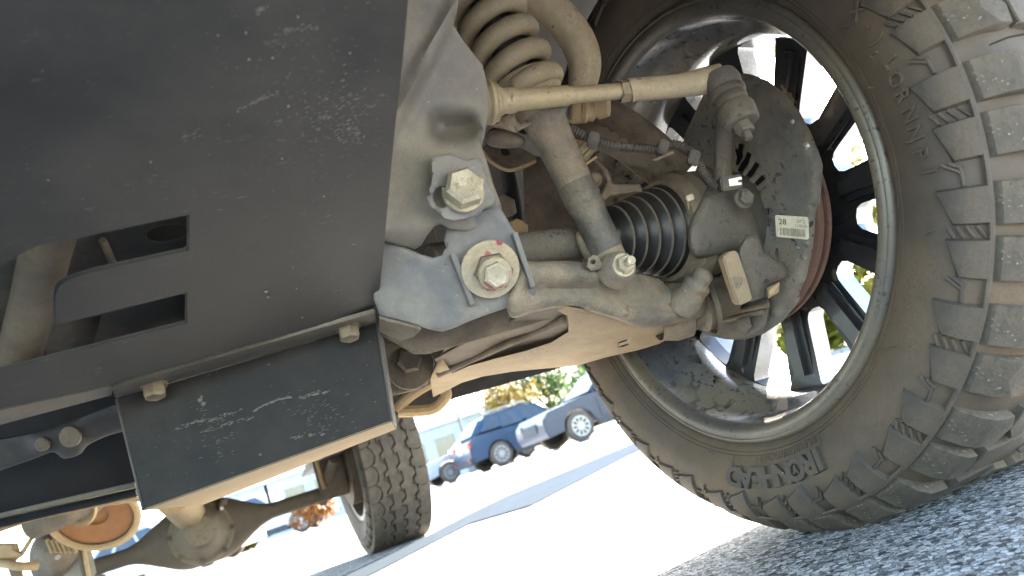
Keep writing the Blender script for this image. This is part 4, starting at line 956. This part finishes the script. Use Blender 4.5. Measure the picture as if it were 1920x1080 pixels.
part('u_bolt', tube([(sx - .04, RY - .085, .33), (sx - .04, RY - .085, .62)], .008, 8), m_beige)
part('leaf_spring', join(*[box((sx, RY - .05, .44 + .012 * k), (.038, 0, 0), (0, .62 - .1 * k, 0), (0, 0, .0055)) for k in range(4)]), m_dark)
part('brake_cable', tube(spline([P(497, 912, 2.9), P(504, 935, 2.95), P(508, 950, 3.0)], 4), .006, 8), m_dark)
part('brake_cable', tube(spline([P(298, 985, 2.9), P(308, 1000, 2.95), P(316, 1008, 3.0)], 4), .006, 8), m_dark)
part('brake_junction', join(cyl(P(408, 945, 2.7), P(424, 940, 2.7), .014), cyl(P(412, 956, 2.68), P(418, 936, 2.68), .010)), m_brown)
part('junction_cap', cyl(P(413, 955, 2.66), P(416, 953, 2.64), .006), m_clip)
part('rear_brake_drum', lathe([(-.02, .10), (-.02, .17), (.06, .17), (.06, .1)], (.60, RY, .41), (1, 0, 0), 40), m_brown)
part('rear_damper', tube([P(628, 862, 2.85), P(612, 905, 2.9), P(604, 940, 2.95)], .022, 14), m_brown)
part('brake_backing', form([(606, 870), (640, 850), (655, 890), (640, 930), (612, 920)], lambda x, y: 2.95 , .012, 8, 9, round_=True), m_brown)

rw = empty('rear_wheel', truck, Matrix.Translation((.606, RY, GZ + .373)) @ Matrix.Diagonal((.80, 1, 1, 1)))
RSW = [(-.002, .242), (-.010, .25), (-.020, .28), (-.026, .305), (-.024, .33), (-.014, .342), (.002, .353), (.03, .360), (.127, .3625)]
RS = [Vector((p.x, p.y)) for p in spline([(a, r, 0) for a, r in RSW], 3)]
obj('tyre', tyre_mesh(RS + [Vector((.254 - p.x, p.y)) for p in RS[-2::-1]], 96), m_tyre, rw, sharp=50)
obj('rim', lathe_x([(.24, .242), (.0, .244), (-.006, .242), (-.005, .225), (.01, .218), (.08, .202), (.15, .21), (.16, .06), (.20, .0)], 72), m_rlip, rw)
nrow = 34; ps = 2 * math.pi / nrow
def rows(pts, off, r1=.373):
    cx = sum(p[0] for p in pts) / len(pts); cy = sum(p[1] for p in pts) / len(pts)
    return block_mesh([(cx + (a - cx) * 1.10, cy + (t - cy) * 1.10) for a, t in pts], .352, r1, .0012, .014)
u = lambda x: R(x)
sA = [(-.012, u(.4)), (.018, u(.1)), (.034, u(2.2)), (.040, u(5.2)), (.030, u(8.6)), (.012, u(10.0)), (-.012, u(10.0))]
cA = [(.024, u(-.3)), (.050, u(-2.0)), (.078, u(.8)), (.082, u(3.6)), (.062, u(5.0)), (.066, u(7.2)), (.048, u(9.2)), (.041, u(8.2)), (.047, u(5.2)), (.040, u(2.0))]
cB = [(.088, u(-2.2)), (.112, u(-4.0)), (.140, u(-1.4)), (.142, u(1.6)), (.122, u(3.2)), (.130, u(6.0)), (.106, u(7.2)), (.072, u(7.8)), (.073, u(5.8)), (.092, u(4.2)), (.090, u(1.2))]
cC = [(.150, u(-3.6)), (.176, u(-5.6)), (.202, u(-3.0)), (.206, u(.2)), (.186, u(1.8)), (.192, u(4.2)), (.166, u(5.8)), (.139, u(6.8)), (.133, u(4.4)), (.152, u(2.6))]
sB = [(.266, u(-2)), (.232, u(-2)), (.216, u(-3.6)), (.212, u(-1.8)), (.214, u(1.2)), (.200, u(3.0)), (.202, u(5.6)), (.224, u(7.4)), (.266, u(7.6))]
vis = lambda ph: math.cos(ph - math.pi) > -.35                     # the side of the tyre turned to the front
for pts in (sA, cA, cB, cC, sB): ring_copies('tread_block', rows(pts, 0), m_tread, rw, nrow, 0, keep=vis)
RL = [( -.016, u(1)), (.012, u(1)), (.012, u(9.2)), (-.016, u(9.2))]
def rear_lug(w): 
    v = []; 
    for ph in (0, w):
        for a, r in ((-.026, .306), (-.030, .313), (-.022, .343), (-.012, .354), (-.006, .351), (-.018, .333)): v.append(pol(a, r, ph))
    f = [(i, (i + 1) % 6, 6 + (i + 1) % 6, 6 + i) for i in range(6)] + [tuple(range(6)), tuple(range(6, 12))]; return v, f
ring_copies('shoulder_lug', rear_lug(u(6.2)), m_lug, rw, nrow, u(.6), keep=vis)
# wheels on the other side: same tyres, no detail in view
for nm, y in (('front_wheel', 0), ('rear_wheel', RY)):
    e = empty(nm, truck, Matrix.Translation((-.718, y, GZ + .373)) @ Matrix.Rotation(math.pi, 4, 'Z'))
    obj('tyre', tyre_mesh([Vector((p.x, p.y + .009 * (p.y > .35))) for p in full], 72), m_tyre, e, sharp=50)
    obj('rim', lathe_x([(.24, .242), (.0, .244), (-.006, .242), (-.005, .225), (.01, .218), (.08, .202), (.15, .21), (.16, .06), (.20, .0)], 48), m_rlip, e)

# ================================================================== parked cars, lamps, trees beyond
m_glass = mat('car_glass', (.02, .03, .04), (.03, .04, .05), 4, .05, bump=0, spec=.8)
m_cblue = mat('blue_car_paint', (.016, .040, .080), (.018, .043, .085), 3, .3, bump=0, coat=.25)
m_cnavy = mat('navy_car_paint', (.012, .022, .048), (.014, .025, .052), 3, .3, bump=0, coat=.2)
m_csilver = mat('silver_car_paint', (.42, .45, .48), (.40, .43, .46), 3, .3, metal=.4, bump=0, coat=.6)
m_cwhite = mat('white_car_paint', (.75, .75, .74), (.72, .72, .71), 3, .3, bump=0, coat=.6)
m_clad = mat('grey_cladding', (.05, .05, .052), (.06, .058, .055), 6, .7, bump=0)
m_alloy = mat('alloy_wheel', (.45, .44, .42), (.38, .37, .35), 8, .35, metal=.6, bump=0)
m_red = mat('red_lamp', (.45, .02, .02), (.35, .015, .015), 5, .2, bump=0)
m_lamp = mat('clear_lamp', (.6, .6, .58), (.5, .5, .5), 12, .15, bump=0)
m_plate_ = mat('number_plate', (.6, .5, .35), (.5, .42, .3), 20, .5, bump=0)
def make_car(name, label, loc, rot, paint, L_=4.6, Wd=1.84, H=1.66, wb=2.75, wr=.36, suv=True, clad=True, group=None):
    """car nose towards local +x"""
    root = tag(empty(name), label, 'car', group); root.location = loc; root.rotation_euler = (0, 0, rot); root.scale = (.85,) * 3
    h = Wd / 2; fx = wb / 2; rx = -wb / 2; nose, tail = fx + .92, rx - .93
    sill = .26 if suv else .2; belt = (1.02 if suv else .90); hood = belt - .02
    def arch(cx): return [(cx + (wr + .06) * math.cos(R(a)), wr + (wr + .06) * math.sin(R(a))) for a in range(180, -1, -15)]
    lowa = [p for p in arch(rx) if p[1] > sill]; lowb = [p for p in arch(fx) if p[1] > sill]
    pr = [(tail, .42), (tail + .05, sill + .08)] + lowa + lowb + [(nose - .06, sill + .05), (nose, .5), (nose - .02, .74), (nose - .20, hood - .10), (fx - .42, hood + .03), (fx - .5, belt), (tail + .28, belt + .05), (tail + .02, belt - .08), (tail - .01, .70)]
    b = plate([[(x, -h, z) for x, z in pr]], (0, Wd, 0), 0); b = bevel(b, .11, 4, 40)
    obj('body', b, paint, root, sharp=35)
    # cabin
    cf, cr = fx - .45, tail + .12; tf, tr_ = fx - 1.30, (tail + .72 if suv else tail + 1.25)
    if not suv: cr = tail + .55
    hb, ht = h - .05, h - .22
    cab = [(cf, -hb, belt - .02), (cf, hb, belt - .02), (cr, hb, belt - .02), (cr, -hb, belt - .02), (tf, -ht, H), (tf, ht, H), (tr_, ht, H - .03), (tr_, -ht, H - .03)]
    cabf = [(0, 1, 5, 4), (1, 2, 6, 5), (2, 3, 7, 6), (3, 0, 4, 7), (4, 5, 6, 7), (0, 3, 2, 1)]
    obj('cabin', bevel((cab, cabf), .15, 5), paint, root, sharp=35)
    V_ = [Vector(p) for p in cab]
    def pane(nm, i, j, k, l, s0, s1, t0, t1):
        q = lambda s, t: (V_[i].lerp(V_[j], s)).lerp(V_[l].lerp(V_[k], s), t)
        pts = [q(s0, t0), q(s1, t0), q(s1, t1), q(s0, t1)]; n = (pts[1] - pts[0]).cross(pts[3] - pts[0]).normalized()
        c = sum(pts, Vector()) / 4
        if n.dot(c - Vector((c.x * .6, 0, H * .75))) < 0: n = -n
        obj(nm, plate([[p + n * .004 for p in pts]], n * .006, 0), m_glass, root, smooth=False)
    pane('windscreen', 0, 1, 5, 4, .08, .92, .14, .90)
    pane('rear_window', 3, 2, 6, 7, .10, .90, .22, .88)
    for a_, b_, c_, d_ in ((0, 3, 7, 4), (1, 2, 6, 5)):
        pane('side_window', a_, b_, c_, d_, .08, .36, .16, .86); pane('side_window', a_, b_, c_, d_, .40, .66, .16, .86); pane('side_window', a_, b_, c_, d_, .70, .90, .22, .84)
    for s in (-1, 1):
        for xx in (fx - .62, (fx + rx) / 2 - .05, rx + .30): obj('door_gap', abox(xx - .008, xx + .008, s * h - .004, s * h + .004, sill + .12, belt - .12), m_black, root, smooth=False)
        for xx in ((fx + rx) / 2 + .12, rx + .52): obj('door_handle', abox(xx - .1, xx + .1, s * h - .012, s * h + .03, belt - .22, belt - .18, .008), m_cnavy if paint is m_cblue else m_alloy, root)
        if suv: obj('roof_rail', tube([(tf - .1, s * (ht - .06), H + .01), (tf - .2, s * (ht - .06), H + .05), (tr_ + .2, s * (ht - .06), H + .04), (tr_ + .1, s * (ht - .06), H)], .018, 8), m_alloy, root)
    if clad:
        for s in (-1, 1):
            obj('sill_cladding', abox(rx + wr + .1, fx - wr - .1, s * h - .02, s * h + .02, sill - .03, sill + .17, .01), m_clad, root)
        obj('bumper', abox(tail - .03, tail + .20, -h + .05, h - .05, sill + .02, .52, .04), m_clad, root)
    else: obj('bumper', abox(nose - .16, nose + .03, -h + .06, h - .06, sill, .46, .04), paint, root)
    for cx in (fx, rx):
        for s in (-1, 1):
            w = empty('wheel', root, Matrix.Translation((cx, s * (h - .11), wr)) @ Matrix.Rotation(-s * math.pi / 2, 4, 'X'))
            obj('tyre', lathe([(-.10, wr * .66), (-.11, wr * .8), (-.09, wr * .97), (-.05, wr), (.05, wr), (.09, wr * .97), (.11, wr * .8), (.10, wr * .66)], (0, 0, 0), (0, 0, s * 0 + 1), 32), m_tyre, w)
            ring = [[pol(0, wr * .67, 2 * math.pi * k / 40) for k in range(40)]]
            for k in range(10):
                p0 = 2 * math.pi * k / 10; ring.append([pol(0, r, p0 + d) for r, d in ((wr * .24, -.12), (wr * .24, .12), (wr * .58, .2), (wr * .58, -.2))])
            rm_ = plate(ring, (.03, 0, 0), 0); obj('rim', ([Vector((v.y, v.z, v.x + .08)) for v in rm_[0]], rm_[1]), m_alloy, w, smooth=False)
            obj('brake_disc', lathe([(.04, 0), (.04, wr * .62)], (0, 0, 0), (0, 0, 1), 24), m_dark, w)
    for s in (-1, 1):
        obj('headlight', box((nose - .10, s * (h - .22), .72), (.10, s * -.05, 0), (.03, .17, 0), (0, 0, .075), .02), m_lamp, root)
        obj('taillight', box((tail + .035, s * (h - .16), .86), (.06, s * -.02, 0), (0, .19, 0), (0, 0, .09), .02), m_red, root)
        obj('bumper_reflector', box((tail - .02, s * (h - .26), .46), (.03, 0, 0), (0, .10, 0), (0, 0, .035), .01), m_red, root)
        obj('mirror', abox(cf - .42, cf - .24, s * (h + .10) - .1, s * (h + .10) + .1, belt + .02, belt + .16, .03), paint, root)
    obj('number_plate', box((tail - .015, 0, .74), (.008, 0, 0), (0, .20, 0), (0, 0, .06)), m_plate_, root, smooth=False)
    obj('grille', box((nose - .01, 0, .60), (.03, 0, 0), (0, h - .45, 0), (0, 0, .12), .02), m_clad, root)
    return root
make_car('suv', 'dark navy sport utility car nearest behind the front tyre, its nose towards the blue one', (8.116, 13.733, GZ), math.pi, m_cnavy, 4.6, 1.86, 1.62, group=None)
make_car('suv', 'deep blue sport utility car showing red tail lamps between the navy and the silver cars', (7.967, 18.151, GZ), 0, m_cblue, 4.6, 1.86, 1.63)
make_car('sedan', 'silver sedan half hidden behind the rear tyre and the blue car', (7.168, 20.224, GZ), math.pi, m_csilver, 4.6, 1.82, 1.46, wr=.33, suv=False, clad=False)

m_post = mat('grey_lamp_post', (.075, .08, .085), (.085, .088, .09), 5, .5, bump=0)
def lamp(label, x, y, hgt, rot=0):
    r = tag(empty('street_lamp'), label, 'street lamp'); r.location = (x, y, GZ); r.rotation_euler = (0, 0, rot)
    obj('base', cyl((0, 0, 0), (0, 0, .7), .24, .22), m_post, r)
    obj('post', tube([(0, 0, .7), (0, 0, hgt)], [.065, .05], 12), m_post, r)
    obj('lamp_head', bevel(box((.35, 0, hgt + .05), (.42, 0, 0), (0, .20, 0), (0, 0, .09)), .05), m_post, r)
    return r
def place(px, py, dist):                                        # ground point at a horizontal distance along the direction of a pixel
    r = ray(px, py); h = Vector((r.x, r.y, 0)).normalized(); return CAM + h * dist
q = place(880, 850, 33); lamp('thin grey lamp post rising behind the blue car', q.x, q.y, 3.75, 2.6)

m_wall = mat('pale_blue_building', (.42, .46, .50), (.40, .44, .48), .6, .8, bump=0)
q = place(815, 840, 46); hd = Vector((rh.x, rh.y, 0))
b_ = tag(empty('building'), 'low pale blue building far behind the silver car', 'building'); b_.location = (q.x, q.y, GZ); b_.rotation_euler = (0, 0, math.atan2(rh.y, rh.x))
obj('wall', abox(-14, 4, 0, 8, 0, 3.2), m_wall, b_, smooth=False)
obj('roof', abox(-14.4, 4.4, -.4, 8.4, 3.203, 3.5), m_cwhite, b_, smooth=False)
for k in range(9): obj('window', abox(-13.2 + k * 1.9, -12.0 + k * 1.9, -.05, .05, 1.2, 2.5), m_glass, b_, smooth=False)

def leaf_mat(name, c1, c2):
    m = mat(name, c1, c2, 1.2, .6, bump=0, edge=.9); b = m.node_tree.nodes['Principled BSDF']; b.inputs['Transmission Weight'].default_value = 0
    n = m.node_tree; tl = n.nodes.new('ShaderNodeBsdfTranslucent'); mx = n.nodes.new('ShaderNodeMixShader'); mx.inputs[0].default_value = .4
    src = b.inputs['Base Color'].links[0].from_socket; n.links.new(src, tl.inputs[0]); out = n.nodes['Material Output']
    n.links.new(b.outputs[0], mx.inputs[1]); n.links.new(tl.outputs[0], mx.inputs[2]); n.links.new(mx.outputs[0], out.inputs[0]); return m
m_ly = leaf_mat('yellow_autumn_leaf', (.34, .22, .02), (.26, .19, .03)); m_lg = leaf_mat('green_leaf', (.045, .11, .02), (.08, .15, .025)); m_llime = leaf_mat('lime_leaf', (.17, .22, .02), (.28, .22, .02)); m_lo = leaf_mat('orange_leaf', (.30, .12, .02), (.22, .09, .02))
m_bark = mat('bark', (.09, .07, .05), (.06, .05, .04), 8, .9, bump=.5, bscale=30)
def crown(c, rx, rz, n, ls):
    v, f = [], []; cl = [(Vector((random.gauss(0, .45) * rx, random.gauss(0, .45) * rx, random.gauss(0, .42) * rz)), random.uniform(.22, .42) * rx) for _ in range(26)]
    for _ in range(n):
        k, s = random.choice(cl); p = Vector(c) + k + Vector((random.gauss(0, .5), random.gauss(0, .5), random.gauss(0, .45))) * s
        a = Vector((random.gauss(0, 1), random.gauss(0, 1), random.gauss(0, 1))).normalized(); b = a.orthogonal().normalized(); w = ls * random.uniform(.6, 1.3); i = len(v)
        v += [p - a * w, p + b * w * .5, p + a * w, p - b * w * .5]; f.append((i, i + 1, i + 2, i + 3))
    return v, f
def tree(name, label, cat, x, y, h, rx, rz, m, n=2600, ls=.13, tr_=.14, cz=None):
    r = tag(empty(name), label, cat); r.location = (x, y, GZ); cz = cz or h - rz
    limbs = [tube([(0, 0, 0), (.03, .02, cz * .5), (.05, -.03, cz)], [tr_, tr_ * .75, tr_ * .5], 10)]
    for k in range(6):
        w = k * 1.05; limbs.append(tube([(.03, 0, cz * .55 + .1 * k), (math.cos(w) * rx * .4, math.sin(w) * rx * .4, cz * .85 + .1 * k), (math.cos(w) * rx * .7, math.sin(w) * rx * .7, cz + rz * .3)], [tr_ * .5, tr_ * .3, tr_ * .1], 7))
    obj('trunk', join(*limbs), m_bark, r)
    tag(obj('crown', crown((0, 0, cz), rx, rz, n, ls), m, r, smooth=False), None, None, kind='stuff')
    return r
q = place(505, 1000, 24); make_car('suv', 'white car far off, seen in the gap under the rear axle tube', (q.x, q.y, GZ), R(-20), m_cwhite, 4.6, 1.86, 1.70)
q = place(318, 1075, 19); make_car('sedan', 'pale silver car far off at the bottom edge below the differential', (q.x, q.y, GZ), R(-24), m_csilver, 4.6, 1.82, 1.46, wr=.33, suv=False, clad=False)
q = place(955, 800, 40); tree('maple_tree', 'yellow autumn tree beyond the roof of the blue car', 'tree', q.x, q.y, 5.4, 1.7, 1.9, m_ly, cz=3.3)
q = place(1035, 780, 44); tree('broadleaf_tree', 'dense green tree right of the yellow one, behind the navy car', 'tree', q.x, q.y, 6.6, 2.3, 2.6, m_lg, 4200, .16, cz=3.4)
q = place(1110, 760, 60); tree('broadleaf_tree', 'green tree far right, almost hidden by the front tyre', 'tree', q.x, q.y, 7.5, 3, 3.2, m_lg, 4200, .2, cz=4)
q = place(462, 1020, 24); tree('bush', 'small lime yellow bush under the rear differential', 'bush', q.x, q.y, 1.1, .8, .5, m_llime, 1500, .09, .05, cz=.5)
q = place(590, 965, 22); tree('bush', 'orange autumn bush beside the rear wheel under the axle', 'bush', q.x, q.y, 1.1, .55, .4, m_lo, 1500, .08, .05, cz=.55)
# outside the left wheel: verge, kerb, shrubs seen through the spokes
m_grass = mat('verge_grass', (.10, .14, .02), (.20, .17, .03), 3, .9, bump=.6, bscale=40)
obj_v = obj('grass_verge', ([(13.4, -40, .12), (60, -40, 1.1), (60, 60, 1.1), (13.4, 60, .12)], [(0, 1, 2, 3)]), m_grass, smooth=False); tag(obj_v, 'mown grass bank beyond the kerb, seen through the wheel spokes', None, kind='structure')
m_kerb = mat('concrete_kerb', (.40, .38, .35), (.34, .32, .3), 4, .85, bump=.3)
kb = tag(empty('kerb'), 'pale concrete kerb along the grass, seen through the wheel', None, kind='structure')
for k in range(30): obj('kerb_stone', abox(13.2, 13.38, -4 + k * 1.6, -2.42 + k * 1.6, 0, .15, .015), m_kerb, kb, smooth=False)
for k, (px, py, ds, h_, rx_, m_) in enumerate(((1520, 600, 21, 1.3, 1.2, m_llime), (1600, 560, 23, 1.9, 1.3, m_llime), (1592, 300, 24, 7.2, 3.4, m_ly), (1608, 410, 21, 4.4, 2.6, m_llime))):
    q = place(px, py, ds)
    tree('bush' if h_ < 2.5 else 'maple_tree', ('lime bush on the bank behind the lower spoke gap', 'bigger lime bush behind the lower right spoke', 'tall yellow tree behind the right spoke gap', 'lime green tree behind the gap below the yellow one')[k], 'bush' if h_ < 2.5 else 'tree', q.x, q.y, h_, rx_, h_ * .42, m_, 4200, .13, .08, cz=h_ * .55)
